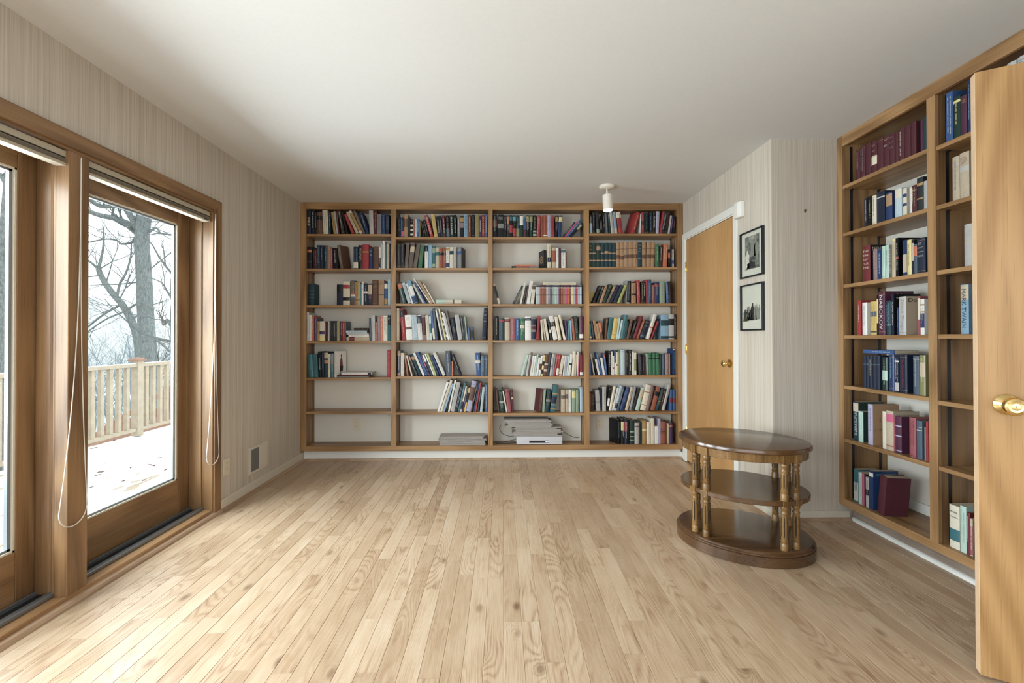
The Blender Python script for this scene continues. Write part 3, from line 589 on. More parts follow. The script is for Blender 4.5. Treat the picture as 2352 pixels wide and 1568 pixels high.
2 4 -0.2812 0.0245 0.1203 -1.8 0.0106 1d3d73 p 0 b=14161b:.15:.85
2 4 -0.173 0.0378 0.3011 4 0.0104 1c2943 h 0
3 4 -0.0527 0.0438 0.2267 0 0.0112 14161b h 0 t=e2d8bd
3 4 -0.0032 0.0488 0.206 0 0.0112 17404c h 0 b=b3222a:.85:.93 t=3fa3b5
3 4 0.0498 0.0504 0.2159 0 0.0186 c9b594 h 0 b=7d1d26:.8:.93 t=b3895a
3 4 0.1035 0.0472 0.2059 0 0.0176 a8505a h 0 t=e2d8bd
3 4 0.1495 0.0397 0.2058 0 0.0174 2f5f9e h 0 t=e9e7e0
3 4 0.1933 0.0397 0.2058 0 0.0175 2c7a52 h 0 b=e2d8bd:.55:.7
3 4 0.2476 0.0571 0.224 0 0.0186 e9e7e0 h 0 b=1c2943:.83:.93 t=85878a
3 4 0.2989 0.0423 0.2223 0 0.0123 85878a h 0 b=1c2943:.65:.9 b=5c1f2c:.45:.6 b=1c2943:.05:.35
3 4 0.337 0.0251 0.2328 4.2 0.0157 b3222a h 0 t=1d3d73
3 4 0.388 0.0152 0.1954 -4.5 0.015 e2d8bd p 0
3 4 0.4127 0.0137 0.2004 -7 0.0156 c9b594 p 0 t=14161b
3 4 0.4391 0.0219 0.2039 -9 0.0185 e2d8bd p 0 t=85878a
3 4 0.472 0.0175 0.1971 -8.8 0.0171 14161b p 0 b=e2d8bd:.35:.5
3 4 0.5113 0.041 0.2323 -11.2 0.0187 e9e7e0 h 0 t=a8505a b=14161b:.55:.75
3 4 0.5513 0.0295 0.2226 -9.5 0.0119 e2d8bd h 0 t=c9b594
3 4 0.5985 0.0211 0.2435 -12.5 0.0162 e2d8bd p 0 t=b3895a
3 4 0.6199 0.0174 0.195 -4 0.0164 4a3160 p 0 t=2f5f9e
3 4 0.64 0.02 0.1822 -2.2 0.017 2a6f78 p 0 t=b9d3de
3 4 0.6611 0.0163 0.1864 -2.7 0.0159 7fb0d0 p 0
3 4 0.6888 0.0212 0.2052 -5 0.0177 a5522f p 0
3 4 0.7188 0.0306 0.2285 -4.8 0.0134 1d3b33 h 0 t=8fa98d
3 4 0.7567 0.0366 0.2259 0 0.0184 5b2446 h 0 t=a8505a b=e9e7e0:.08:.25
4 4 0.849 0.0161 0.1493 -1.7 0.0292 2a6f78 p 0 b=e8d67a:.1:.2
4 4 0.8804 0.0179 0.1796 -6.8 0.0308 1c2943 p 0 t=c9b594
4 4 0.9124 0.0252 0.1834 -9.5 0.0332 b3895a h 0 t=6b4630
4 4 0.9364 0.0184 0.1556 -9.7 0.0316 b3895a p 0
4 4 0.9609 0.0222 0.1788 -10.6 0.0285 6b4630 p 0 b=d5662b:.4:.9
4 4 0.9908 0.0167 0.2081 4.8 0.0278 6b4630 h 0
4 4 1.0219 0.0381 0.2109 7.7 0.0286 2a6f78 h 0 t=17404c
4 4 1.0667 0.0423 0.2008 7.9 0.031 dcb93f h 0 b=b48a35:.2:.24 t=b48a35
4 4 1.0996 0.0166 0.2069 8.3 0.034 b5d8c8 p 0 t=b48a35
4 4 1.1175 0.0154 0.1899 11.1 0.0332 b9d3de p 0
4 4 1.1494 0.0394 0.2361 10.4 0.0292 2a6f78 h 0 t=17404c
4 4 1.18 0.0148 0.168 10 0.0292 17404c p 0
4 4 1.2052 0.0262 0.1946 11.9 0.0325 6b4630 h 0
4 4 1.2343 0.0234 0.1874 15.8 0.0283 14161b p 0 t=bdbcb8
4 4 1.2648 0.0293 0.2322 19 0.0293 7d1d26 h 0 b=5c1f2c:.7:.85 t=a8505a
4 4 1.2961 0.0205 0.1981 20 0.0261 a5522f h 0 t=e2d8bd
4 4 1.3336 0.0393 0.1897 20.4 0.0275 1c2943 h 0 b=4d6075:.1:.22
4 4 1.3939 0.031 0.2448 18.6 0.0303 e9e7e0 h 0 b=b3222a:.45:.5
4 4 1.4321 0.0127 0.1854 20.6 0.0315 b3222a p 0 t=14161b
4 4 1.4506 0.0085 0.2098 18.9 0.0309 1c2943 p 0
4 4 1.5608 0.0744 0.2361 0 0.0289 7fb0d0 h 0 b=17404c:.55:.78 b=17404c:.03:.14
4 4 1.626 0.0538 0.2418 0 0.0336 bdbcb8 h 0 b=14161b:.56:.82 b=14161b:.06:.13
4 4 1.6643 0.0218 0.2401 0 0.031 3b2a24 h 0
1 5 -1.8067 0.0414 0.2168 -2.6 0.0222 2a6f78 h 0 t=7fb0d0
1 5 -1.7614 0.0445 0.2214 -2.7 0.0215 2a6f78 h 0 t=17404c
1 5 -1.7242 0.0219 0.2448 -1.9 0.0288 14161b p 0 t=e9e7e0:SCOTLAND
1 5 -1.6992 0.0219 0.2423 0 0.0289 1c2943 p 0 t=7fb0d0
1 5 -1.6671 0.0344 0.2407 0 0.0284 17404c h 0 b=c9b594:.75:.97 b=b3895a:.55:.68
1 5 -1.6362 0.0211 0.2209 0 0.0258 e2d8bd p 0 t=a8505a
1 5 -1.6091 0.0282 0.2263 0 0.0235 2a6f78 h 0 b=d5662b:.58:.64 b=85878a:.66:.97 t=b9d3de
1 5 -1.5794 0.0204 0.2459 0 0.0217 e9e7e0 p 24 t=85878a i=14161b
1 5 -1.0716 0.033 0.2591 0 0.0231 b3222a h 0 t=e9e7e0
2 5 -0.9809 0.0306 0.2427 0 0.0328 1d3d73 h 0 b=b3895a:.8:.98 b=b3895a:.02:.12 t=e9e7e0
2 5 -0.9497 0.0308 0.2189 0 0.0384 e2d8bd h 0 t=85878a
2 5 -0.8979 0.0156 0.2009 -7.9 0.0381 a5522f p 0
2 5 -0.8579 0.0127 0.2016 -14.7 0.0372 e2d8bd p 0 t=85878a
2 5 -0.8094 0.0183 0.2149 -22.2 0.0322 2b2d33 p 0 b=d5662b:.75:.9 t=e9e7e0
2 5 -0.7767 0.0288 0.2154 -22.6 0.0329 17404c h 0 b=b3895a:.75:.9
2 5 -0.7437 0.0206 0.2343 -23.6 0.0334 e9e7e0 p 0 t=85878a
2 5 -0.7142 0.0269 0.2372 -22.9 0.0386 2f5f9e h 0 t=7fb0d0
2 5 -0.6896 0.0115 0.2192 -22.5 0.0323 4a3160 p 0 b=d64b80:.4:.8
2 5 -0.6667 0.0186 0.2213 -23.8 0.0373 1c2943 p 0 b=e9e7e0:.65:.97
2 5 -0.6468 0.0117 0.2234 -22.5 0.0364 e9e7e0 p 0
2 5 -0.6299 0.0169 0.2264 -21.7 0.0354 b0bd4a p 0 t=e9e7e0
2 5 -0.6095 0.0171 0.2005 -21.5 0.0387 1c2943 p 0 t=7fb0d0
2 5 -0.5814 0.0175 0.2034 -23.6 0.0331 1d3d73 h 0 t=7fb0d0
2 5 -0.5503 0.0275 0.2342 -23.9 0.0352 e9e7e0 h 0 t=85878a
2 5 -0.5063 0.0474 0.2342 -3.5 0.0323 4d6075 h 0 t=e9e7e0
2 5 -0.4734 0.0135 0.1384 0 0.0318 d5662b p 0
2 5 -0.3951 0.0148 0.2168 -21.4 0.0313 1c2943 h 0 t=e9e7e0
2 5 -0.2233 0.0428 0.2174 -2.7 0.0335 2f5f9e h 0 b=e2d8bd:.55:.68 t=e9e7e0
2 5 -0.1828 0.0317 0.1933 0 0.032 4d6075 h 0 b=7fb0d0:.8:.84 t=7fb0d0
2 5 -0.1495 0.0333 0.1932 0 0.0315 4d6075 h 0 b=7fb0d0:.8:.84 t=7fb0d0
3 5 0.1882 0.02 0.2083 16.4 0.0539 b5d8c8 p 0 t=85878a
3 5 0.2355 0.0189 0.2049 9.3 0.0483 bdbcb8 p 0 t=85878a
3 5 0.2563 0.0139 0.2255 8.4 0.0531 6b4630 p 0
3 5 0.2741 0.0177 0.1959 8.5 0.0516 e9e7e0 p 0 t=8fa98d
3 5 0.295 0.0161 0.1955 7.7 0.0519 e9e7e0 p 0 t=85878a
3 5 0.3137 0.0165 0.2082 8 0.0512 b5d8c8 p 0 t=1d3b33
3 5 0.3339 0.0186 0.1789 8.4 0.0536 e9e7e0 p 0 t=85878a
3 5 0.3576 0.0195 0.1953 7.5 0.053 e9e7e0 p 0 b=5c1f2c:.3:.6
3 5 0.3812 0.018 0.1994 7.4 0.0518 e8d67a p 0 b=14161b:.1:.3 b=14161b:.5:.7
3 5 0.4117 0.0347 0.2074 6.6 0.0505 6b4630 h 0 b=c9b594:.2:.3 b=c9b594:.5:.58
3 5 0.4416 0.0199 0.224 6.3 0.0516 1c2943 p 0 t=85878a
3 5 0.4646 0.0191 0.2117 7.2 0.0518 bdbcb8 p 0 b=b3222a:.42:.46 t=14161b
3 5 0.4846 0.0157 0.2119 7.6 0.0504 85878a p 0
3 5 0.5022 0.0165 0.2125 9 0.05 b3222a p 0 t=e2d8bd
3 5 0.5274 0.0232 0.2078 8 0.0472 b3222a h 0 b=e2d8bd:.03:.35
3 5 0.5567 0.0284 0.1958 9.5 0.0528 e2d8bd p 0 b=b3222a:.03:.08 t=a8505a
3 5 0.588 0.0116 0.1944 6.6 0.0499 e2d8bd p 0 t=2f5f9e
3 5 0.603 0.0154 0.1945 7.1 0.0465 b3b0cf p 0 t=2f5f9e
3 5 0.621 0.0158 0.1945 7.1 0.0473 b5d8c8 p 0
3 5 0.6434 0.0259 0.2071 7.1 0.053 e9e7e0 h 0 b=14161b:.5:.58
3 5 0.681 0.0255 0.2353 4.2 0.048 e2d8bd h 0 t=c9b594
3 5 0.7026 0.0144 0.2059 4.1 0.0491 c9b594 p 0
3 5 0.7225 0.0089 0.2347 2.2 0.0515 e9e7e0 p 0
3 5 0.7341 0.0103 0.2071 2 0.0529 d64b80 p 0
3 5 0.7632 0.0312 0.2069 0 0.0486 7d1d26 h 0 b=e9e7e0:.03:.18 t=a8505a
4 5 0.8514 0.0109 0.1307 0 0.0491 2f5f9e p 0
4 5 0.8869 0.012 0.2088 -9.5 0.0494 bdbcb8 p 0 t=85878a
4 5 0.9164 0.0091 0.1743 -15.2 0.0462 14161b p 0
4 5 0.9326 0.02 0.1501 -11.1 0.053 e9e7e0 p 0 t=85878a
4 5 0.9577 0.0184 0.2194 -12.6 0.0462 2f5f9e p 0 t=e9e7e0
4 5 0.9809 0.0216 0.1658 -8.8 0.0537 e9e7e0 p 0 t=2f5f9e
4 5 1.0044 0.0183 0.2112 -6.7 0.0472 2f5f9e p 0 b=b3222a:.8:.95 t=e9e7e0
4 5 1.0356 0.0235 0.2306 0 0.0473 14161b h 0 t=e9e7e0
4 5 1.0566 0.0151 0.2263 0 0.0528 e9e7e0 p 0 t=85878a
4 5 1.0729 0.0143 0.1845 0 0.0526 e2d8bd p 0 b=a8505a:.3:.4
4 5 1.0889 0.0143 0.2388 0 0.0479 2f5f9e p 0 b=e9e7e0:.03:.5
4 5 1.1053 0.0151 0.222 0 0.0504 e2d8bd p 0 b=5c1f2c:.4:.46
4 5 1.1267 0.0227 0.2304 0 0.0498 8c8a4a h 0
4 5 1.1616 0.042 0.2429 0 0.0517 b9d3de h 0 t=b5d8c8
4 5 1.2007 0.0311 0.2386 0 0.0475 14161b h 0 t=c9b594
4 5 1.236 0.0345 0.2402 0 0.0526 2b2d33 h 0 t=e9e7e0
4 5 1.2638 0.016 0.2259 0 0.054 e9e7e0 p 0 t=14161b
4 5 1.2844 0.0202 0.2133 0 0.0517 e2d8bd p 0 b=8c8a4a:.2:.7
4 5 1.334 0.0353 0.2007 -1.5 0.0534 2b2d33 h 0 t=85878a
4 5 1.3626 0.0152 0.1963 0 0.0535 1c2943 p 0 t=7fb0d0
4 5 1.378 0.0136 0.1837 0 0.049 5c1f2c p 0
4 5 1.4034 0.0234 0.2047 -1.9 0.0528 8fa98d h 0
4 5 1.4333 0.0308 0.2089 -2.3 0.0527 2c7a52 h 0 b=14161b:.72:.78 b=14161b:.88:.9
4 5 1.4668 0.0292 0.2087 0 0.0507 2c7a52 h 0 b=14161b:.72:.78 b=14161b:.88:.9
4 5 1.504 0.0317 0.2112 -1.6 0.0469 2c7a52 h 0 b=14161b:.72:.78 b=14161b:.88:.9
4 5 1.5303 0.0169 0.2001 0 0.051 1d3b33 h 0
4 5 1.5551 0.0278 0.1976 0 0.0533 4d6075 h 0 t=7fb0d0
4 5 1.5889 0.0329 0.2 0 0.0484 97797f h 0 t=c9b594
4 5 1.6146 0.0135 0.2041 0 0.0512 b3895a p 0
4 5 1.6617 0.027 0.2518 0 0.0532 1d3d73 h -12 b=e8d67a:.94:.99 t=3fa3b5
2 6 -0.6058 0.021 0.2964 17.7 0.0208 e9e7e0 p 0
2 6 -0.5783 0.0223 0.3137 18.2 0.0163 e2d8bd h 0 t=85878a
2 6 -0.554 0.0185 0.28 17.9 0.0211 7fb0d0 p 0 t=e9e7e0
2 6 -0.5052 0.0154 0.3085 11.8 0.018 e9e7e0 p 0 t=85878a
2 6 -0.4735 0.037 0.2846 12.2 0.0229 bdbcb8 h 0 t=85878a
2 6 -0.4381 0.0262 0.2484 12.5 0.0213 1c2943 h 0 t=e9e7e0
2 6 -0.4118 0.0193 0.2805 12.4 0.0185 2a6f78 p 0 t=b9d3de
2 6 -0.3937 0.0134 0.2482 12.5 0.0232 e2d8bd p 0 b=4a3160:.1:.4
2 6 -0.3723 0.0135 0.2388 11.1 0.021 4a3160 p 0 t=e9e7e0
2 6 -0.3558 0.0162 0.2312 11.7 0.0187 dcb93f p 0 b=14161b:.4:.8
2 6 -0.3218 0.0438 0.2954 11.5 0.0227 b3b0cf h 0 b=6b4630:.36:.8
2 6 -0.2921 0.0122 0.292 12.2 0.0231 2b2d33 p 0 t=e9e7e0
2 6 -0.2688 0.0095 0.2777 10.1 0.0231 1d3d73 p 0 t=14161b
2 6 -0.2547 0.0152 0.2781 10.5 0.0231 b3222a p 0 t=7d1d26
2 6 -0.2301 0.0141 0.2445 8.6 0.0213 1d3b33 p 0 t=bdbcb8
2 6 -0.1998 0.0235 0.2352 6.2 0.0216 b9d3de h 0 t=85878a
2 6 -0.1471 0.0288 0.2614 0 0.0208 2f5f9e h 0 t=e9e7e0
3 6 -0.0731 0.0117 0.2377 0 0.0602 3b2a24 p 0
3 6 -0.0331 0.0149 0.2222 -6 0.0639 6b4630 p 0 t=d5662b
3 6 0.0057 0.0412 0.2117 -7.2 0.0588 1d3b33 h 0 b=bdbcb8:.42:.5 t=bdbcb8
3 6 0.0443 0.0121 0.2579 -9.8 0.0567 e2d8bd p 0 b=14161b:.8:.97
3 6 0.0716 0.0373 0.2239 -6.8 0.0617 a8505a h 0 b=7d1d26:.85:.88 t=7d1d26
3 6 0.1038 0.0184 0.2082 -2.7 0.06 5c1f2c h 0 b=c9b594:.6:.7
3 6 0.3653 0.0305 0.2204 5.4 0.0604 5c1f2c h -30 b=6b4630:.03:.97
3 6 0.3965 0.0197 0.2157 4.1 0.0608 8fa98d p 0 t=e2d8bd
3 6 0.431 0.04 0.2188 6.1 0.058 17404c h 0 t=b48a35 b=85878a:.45:.55
3 6 0.4843 0.049 0.2591 7.9 0.0576 2a6f78 h 0 b=b48a35:.65:.7 b=b48a35:.1:.14 b=b48a35:.25:.28 b=1c2943:.32:.58
3 6 0.5867 0.0386 0.2145 0 0.0566 c9b594 h 0 b=6e5f55:.6:.75
3 6 0.6236 0.0285 0.2144 0 0.0623 c9b594 h 0 b=6e5f55:.6:.8
3 6 0.6546 0.0285 0.2143 0 0.0633 e9e7e0 h 0 t=85878a
3 6 0.6907 0.0352 0.2183 0 0.0616 8fa98d h 0 b=e8d67a:.62:.9
3 6 0.7234 0.0252 0.2165 0 0.0569 8fa98d h 0 t=e2d8bd
3 6 0.7637 0.0285 0.239 0 0.0638 b9d3de h 0 t=7fb0d0
4 6 0.8549 0.0143 0.1759 0 0.0626 6b4630 h 0 t=b3895a
4 6 0.875 0.0227 0.1759 0 0.0601 3b2a24 h 0 t=b3895a
4 6 0.9267 0.0386 0.2013 -3.6 0.056 bdbcb8 h 0 b=7d1d26:.42:.44 t=85878a
4 6 0.9557 0.0143 0.2174 0 0.0628 1c2943 p 0
4 6 0.9843 0.0345 0.2341 0 0.061 bdbcb8 h 0 t=14161b
4 6 1.0147 0.0192 0.2442 7.3 0.061 14161b p 0 b=e9e7e0:.2:.5
4 6 1.0392 0.0239 0.2384 11.4 0.0561 e2d8bd h 0 t=85878a
4 6 1.0633 0.0179 0.2281 14.3 0.0619 e9e7e0 p 0 t=14161b
4 6 1.0873 0.0236 0.2498 14.4 0.0563 b9d3de h 0 b=1c2943:.1:.3
4 6 1.1125 0.0204 0.2452 14.3 0.0598 4d6075 p 0 t=e9e7e0
4 6 1.1497 0.0398 0.2308 17 0.0572 1d3d73 h 0 t=7fb0d0
4 6 1.1983 0.0302 0.2319 14.3 0.0589 c9b594 h 0 t=6e5f55
4 6 1.2375 0.0244 0.2381 11.9 0.0631 85878a h 0 t=e9e7e0
4 6 1.2642 0.0236 0.2236 14.9 0.062 2b2d33 h 0
4 6 1.2996 0.0346 0.2246 15.9 0.0625 b5d8c8 h 0 b=c9b594:.5:.95
4 6 1.3566 0.0502 0.2516 13 0.0584 e2d8bd h 0 b=a5522f:.2:.23 b=a5522f:.7:.73 t=85878a
4 6 1.3947 0.016 0.2507 12.3 0.0591 97797f p 0
4 6 1.4141 0.0189 0.238 12.5 0.0608 3b2a24 h 0 t=b48a35
4 6 1.4488 0.0391 0.2318 15 0.0563 a5522f h 0 b=14161b:.62:.8
4 6 1.4914 0.0311 0.2157 16.4 0.0593 17404c h 0 b=b3895a:.4:.43 t=b3895a
4 6 1.5244 0.0207 0.2142 15.1 0.0638 3b2a24 p 0 t=e2d8bd
4 6 1.5541 0.0269 0.2571 14.7 0.062 bdbcb8 h 0
4 6 1.6318 0.0289 0.2025 1.5 0.0629 2f5f9e h 0 b=7d1d26:.38:.6
4 6 1.6638 0.0229 0.2023 0 0.0584 2f5f9e h 0 b=7d1d26:.38:.6
4 7 1.1173 0.0326 0.232 0 0.0315 14161b h -22 t=7fb0d0
4 7 1.1537 0.0301 0.2343 0 0.0323 14161b h 0 b=e8d67a:.55:.9 t=e9e7e0
4 7 1.1871 0.0284 0.2341 0 0.0316 1c2943 h 0 b=b3222a:.5:.9 t=e9e7e0
4 7 1.2105 0.015 0.2282 0 0.0295 14161b p 0
4 7 1.2423 0.0418 0.2198 0 0.0274 1d3b33 h 0 b=8fa98d:.5:.56 b=8fa98d:.3:.34 b=8fa98d:.15:.18
4 7 1.2866 0.0385 0.2004 0 0.0261 bdbcb8 h 0 b=7d1d26:.82:.86
4 7 1.3184 0.0201 0.2085 0 0.0331 17404c h 0
4 7 1.3619 0.0385 0.2192 0 0.0335 b48a35 h 0 b=e8d67a:.55:.65
4 7 1.4037 0.0385 0.2082 0 0.0282 e2d8bd h 0 t=85878a
4 7 1.4423 0.0352 0.2413 0 0.032 e2d8bd h 0 t=c9b594
4 7 1.4783 0.0318 0.1662 0 0.0293 e9e7e0 p 0 t=bdbcb8
4 7 1.5076 0.0218 0.2384 0 0.031 b3b0cf p 0
4 7 1.5432 0.0444 0.2117 0 0.0327 a5522f h 0 b=14161b:.62:.66 b=14161b:.54:.58 b=14161b:.46:.5
4 7 1.5729 0.0117 0.1907 0 0.0286 6b4630 p 0
4 7 1.5897 0.0168 0.1947 0 0.031 c9b594 p 0
4 7 1.6174 0.0302 0.1988 0 0.028 4a3160 h 0 b=d5662b:.82:.87
'''
SIDE='''
1 1 2.6282 0.0284 0.1902 5c1f2c h
1 1 2.5936 0.0359 0.1959 5c1f2c h
1 1 2.5526 0.0399 0.1944 5c1f2c h
1 1 2.5118 0.0372 0.1899 5c1f2c h b=e2d8bd:.28:.55
1 1 2.4709 0.0401 0.1873 5c1f2c h
1 1 2.4303 0.0329 0.1821 5c1f2c h
1 1 2.3958 0.032 0.1806 5c1f2c h
1 1 2.3662 0.0194 0.1755 5c1f2c h
1 1 2.3393 0.0317 0.18 5c1f2c h
1 1 2.3026 0.0355 0.1775 5c1f2c h
1 1 2.2679 0.0299 0.1843 5c1f2c h
1 1 2.2238 0.0122 0.169 5b2446 h
1 1 2.204 0.0239 0.1782 17404c h
2 1 2.0828 0.0321 0.247 2f5f9e p t=e9e7e0
2 1 2.0472 0.0319 0.2047 1d3b33 h t=e8d67a b=e8d67a:.86:.92
2 1 2.0159 0.0269 0.1935 5b2446 h b=b48a35:.88:.89 b=b48a35:.83:.84
2 1 1.9847 0.0287 0.2525 1d3d73 h t=7fb0d0
1 2 2.5733 0.0222 0.1781 1c2943 p t=b9d3de
1 2 2.5454 0.0264 0.18 14161b p t=b0bd4a
1 2 2.5141 0.0303 0.174 e2d8bd h t=14161b
1 2 2.4705 0.0542 0.1824 1c2943 h b=bdbcb8:.8:.84 t=4d6075
1 2 2.4171 0.0397 0.1601 1d3d73 h b=b3895a:.52:.94
1 2 2.3593 0.0414 0.1623 b9d3de h b=e2d8bd:.68:.97 t=e9e7e0
1 2 2.3216 0.025 0.1505 e2d8bd h b=1d3d73:.68:.8 b=1d3d73:.36:.46
1 2 2.2872 0.0128 0.1445 e9e7e0 h t=85878a
1 2 2.2665 0.0257 0.1485 5c1f2c h b=b48a35:.8:.84 t=e2d8bd
1 2 2.2338 0.0354 0.1773 2b2d33 h b=b48a35:.76:.84 b=b48a35:.36:.4
1 2 2.2043 0.0203 0.1491 bdbcb8 h t=85878a
2 2 2.0541 0.0326 0.2152 c9b594 h b=bdbcb8:.8:.82
2 2 2.0158 0.041 0.2199 c9b594 h b=bdbcb8:.6:.7
2 2 1.9715 0.0305 0.2126 c9b594 h b=bdbcb8:.8:.82
1 3 2.5719 0.0532 0.2161 7d1d26 h c=e2d8bd:NORMAN f=14161b h=e2d8bd:THE_TIME_OF_OUR_TIME
1 3 2.5111 0.028 0.1837 97797f h t=c9b594
1 3 2.4818 0.0273 0.1754 1d3d73 p t=b9d3de
1 3 2.4559 0.0208 0.1889 b5d8c8 h t=8fa98d
1 3 2.4326 0.0225 0.19 b5d8c8 h t=1d3b33
1 3 2.4114 0.0169 0.1849 6e5f55 h t=e2d8bd:A_DANDY_IN_ASPIC
1 3 2.3902 0.0217 0.2153 e8d67a h b=c9b594:.03:.95 t=6e5f55
1 3 2.3696 0.0163 0.2166 14161b p t=e2d8bd:IAN_McEWAN_SOLAR b=b3222a:.46:.52
1 3 2.3238 0.0245 0.1949 1d3d73 p b=c9b594:.1:.6
1 3 2.2976 0.024 0.1904 e8d67a h t=14161b
1 3 2.2778 0.0118 0.1865 2b2d33 p b=c9b594:.4:.9
1 3 2.2624 0.0167 0.1605 4d6075 h b=d5662b:.6:.92
1 3 2.2303 0.0443 0.1853 1c2943 h h=bdbcb8:IT_CAN'T_HAPPEN_HERE
2 3 2.0007 0.0358 0.1992 bdbcb8 h b=c9b594:.55:.58
2 3 1.971 0.0206 0.1963 bdbcb8 h b=c9b594:.55:.58
1 4 2.6297 0.0294 0.2124 b3222a p t=e9e7e0
1 4 2.5868 0.0345 0.1959 e9e7e0 h t=85878a
1 4 2.5254 0.0432 0.198 dcb93f h t=b48a35 b=1c2943:.08:.11 b=4d6075:.55:.7
1 4 2.4978 0.0102 0.2311 14161b p b=e8d67a:.3:.9
1 4 2.4691 0.0425 0.2508 5b2446 h t=e9e7e0:NABOKOV c=c9b594:V
1 4 2.4253 0.0287 0.1942 17404c h t=7fb0d0 b=bdbcb8:.28:.3
1 4 2.3996 0.0146 0.2291 1c2943 p t=e9e7e0:VLADIMIR_NABOKOV f=14161b c=e9e7e0:VLADIMIR_NABOKOV
1 4 2.3681 0.0096 0.1517 1d3d73 p t=7fb0d0
1 4 2.3392 0.0431 0.2095 bdbcb8 h t=85878a:Doctor_Zhivago f=c9b594 c=14161b:Doctor
1 4 2.2456 0.0124 0.2022 a8505a p b=e2d8bd:.4:.95
1 4 2.2276 0.0212 0.1866 e9e7e0 p b=b48a35:.62:.66 b=b48a35:.82:.86 b=1d3d73:.2:.6
2 4 2.0202 0.0353 0.2338 7fb0d0 h b=c9b594:.69:.985 t=14161b:MARK_TWAIN
2 4 1.9737 0.0206 0.1983 1c2943 h t=7fb0d0
1 5 2.5935 0.0219 0.1929 1c2943 h b=4d6075:.72:.74
1 5 2.571 0.0197 0.194 1c2943 h b=4d6075:.72:.74
1 5 2.5473 0.024 0.1949 1c2943 h b=4d6075:.72:.74
1 5 2.5235 0.0201 0.196 1c2943 h b=4d6075:.72:.74
1 5 2.4985 0.0254 0.197 1c2943 h b=4d6075:.72:.74
1 5 2.4521 0.0332 0.1883 1d3b33 h b=b5d8c8:.3:.6 t=b5d8c8
1 5 2.4098 0.0341 0.2054 1d3d73 h t=7fb0d0
1 5 2.3768 0.0256 0.207 1c2943 p b=bdbcb8:.03:.25 b=e9e7e0:.8:.84 t=e9e7e0
1 5 2.3375 0.045 0.2073 1c2943 h t=b3222a:The_Complete_Works
1 5 2.2639 0.0334 0.2062 4d6075 h b=c9b594:.9:.92 t=bdbcb8
1 5 2.2293 0.032 0.2099 8c8a4a h b=c9b594:.46:.82 t=e2d8bd
1 6 2.6587 0.0389 0.2375 17404c p f=1d3b33 b=c9b594:.75:.97 t=e9e7e0:COMPLETE_POEMS
1 6 2.6218 0.0335 0.185 b5d8c8 p t=8fa98d f=1d3b33
1 6 2.5526 0.0329 0.2388 b3b0cf p t=1c2943 f=b3895a c=6b4630:LIFE_COMPANIONS
1 6 2.4583 0.0229 0.2128 e2d8bd p t=c9b594
1 6 2.4225 0.0455 0.2218 c9b594 h b=d64b80:.72:.92 b=a8505a:.1:.13
1 6 2.3948 0.0092 0.1848 a8505a p
1 6 2.3697 0.0376 0.2008 5b2446 h b=b3b0cf:.45:.48 b=b3b0cf:.72:.75 b=b3b0cf:.05:.07
1 6 2.2867 0.0374 0.2096 a8505a h t=7d1d26 b=7d1d26:.03:.05
1 6 2.2489 0.0302 0.1997 4d6075 h b=bdbcb8:.74:.76 b=bdbcb8:.82:.83
1 6 2.2186 0.0076 0.1718 85878a p
1 6 2.2077 0.011 0.203 b3222a p
1 7 2.6615 0.0335 0.2037 2a6f78 p b=bdbcb8:.05:.6 t=1c2943
1 7 2.6304 0.0231 0.1933 b5d8c8 p t=85878a
1 7 2.6083 0.0154 0.1922 d64b80 p t=5c1f2c
1 7 2.5945 0.0094 0.1939 2b2d33 p
1 7 2.5785 0.02 0.1793 bdbcb8 p b=14161b:.4:.6 t=14161b f=14161b c=e9e7e0:JAMES
1 7 2.5516 0.0301 0.2267 1d3d73 p b=e9e7e0:.85:.95 c=3fa3b5:JAMES_ELLROY
2 7 2.0756 0.0476 0.2068 e2d8bd h h=14161b:MARK_TWAIN b=2a6f78:.18:.45
2 7 2.0356 0.0269 0.2187 b5d8c8 h t=8fa98d
2 7 2.0132 0.0158 0.1966 7d1d26 h
2 7 1.9995 0.0104 0.1729 c9b594 p t=e9e7e0:DOWN_AND_OUT_IN_PARIS b=a8505a:.03:.8
2 7 1.9835 0.0111 0.2441 14161b p t=7fb0d0:JOHN_WAYNE
'''
FLAT='''
3 2 0.2033 1.8228 0.0215 0.2188 0.03 a5522f p b=14161b:0:.18 b=85878a:.8:.97
3 2 0.2183 1.8447 0.014 0.1972 0.03 d5662b p
2 3 -0.5066 1.484 0.0381 0.2424 0.02 e2d8bd h b=b5d8c8:.02:.4 b=1d3b33:.68:.72
3 3 0.5499 1.6645 0.0224 0.3152 0.02 e2d8bd h t=85878a
1 4 -1.3619 1.132 0.0397 0.2154 0.015 c9b594 h b=7d1d26:.12:.35
1 4 -1.3545 1.1721 0.0176 0.1943 0.015 e9e7e0 p t=4d6075
1 4 -1.3647 1.1902 0.0145 0.2083 0.015 bdbcb8 p t=85878a
1 4 -1.3757 1.2051 0.0263 0.1958 0.015 b9d3de h t=4d6075
1 4 -1.3319 1.2318 0.023 0.1395 0.015 3b2a24 h t=c9b594
1 5 -1.3994 0.788 0.0111 0.2813 0.01 85878a h
1 5 -1.4088 0.7995 0.0135 0.2938 0.01 5c1f2c h
1 5 -1.3741 0.8134 0.0205 0.2791 0.01 e9e7e0 h b=1c2943:.88:.99
'''
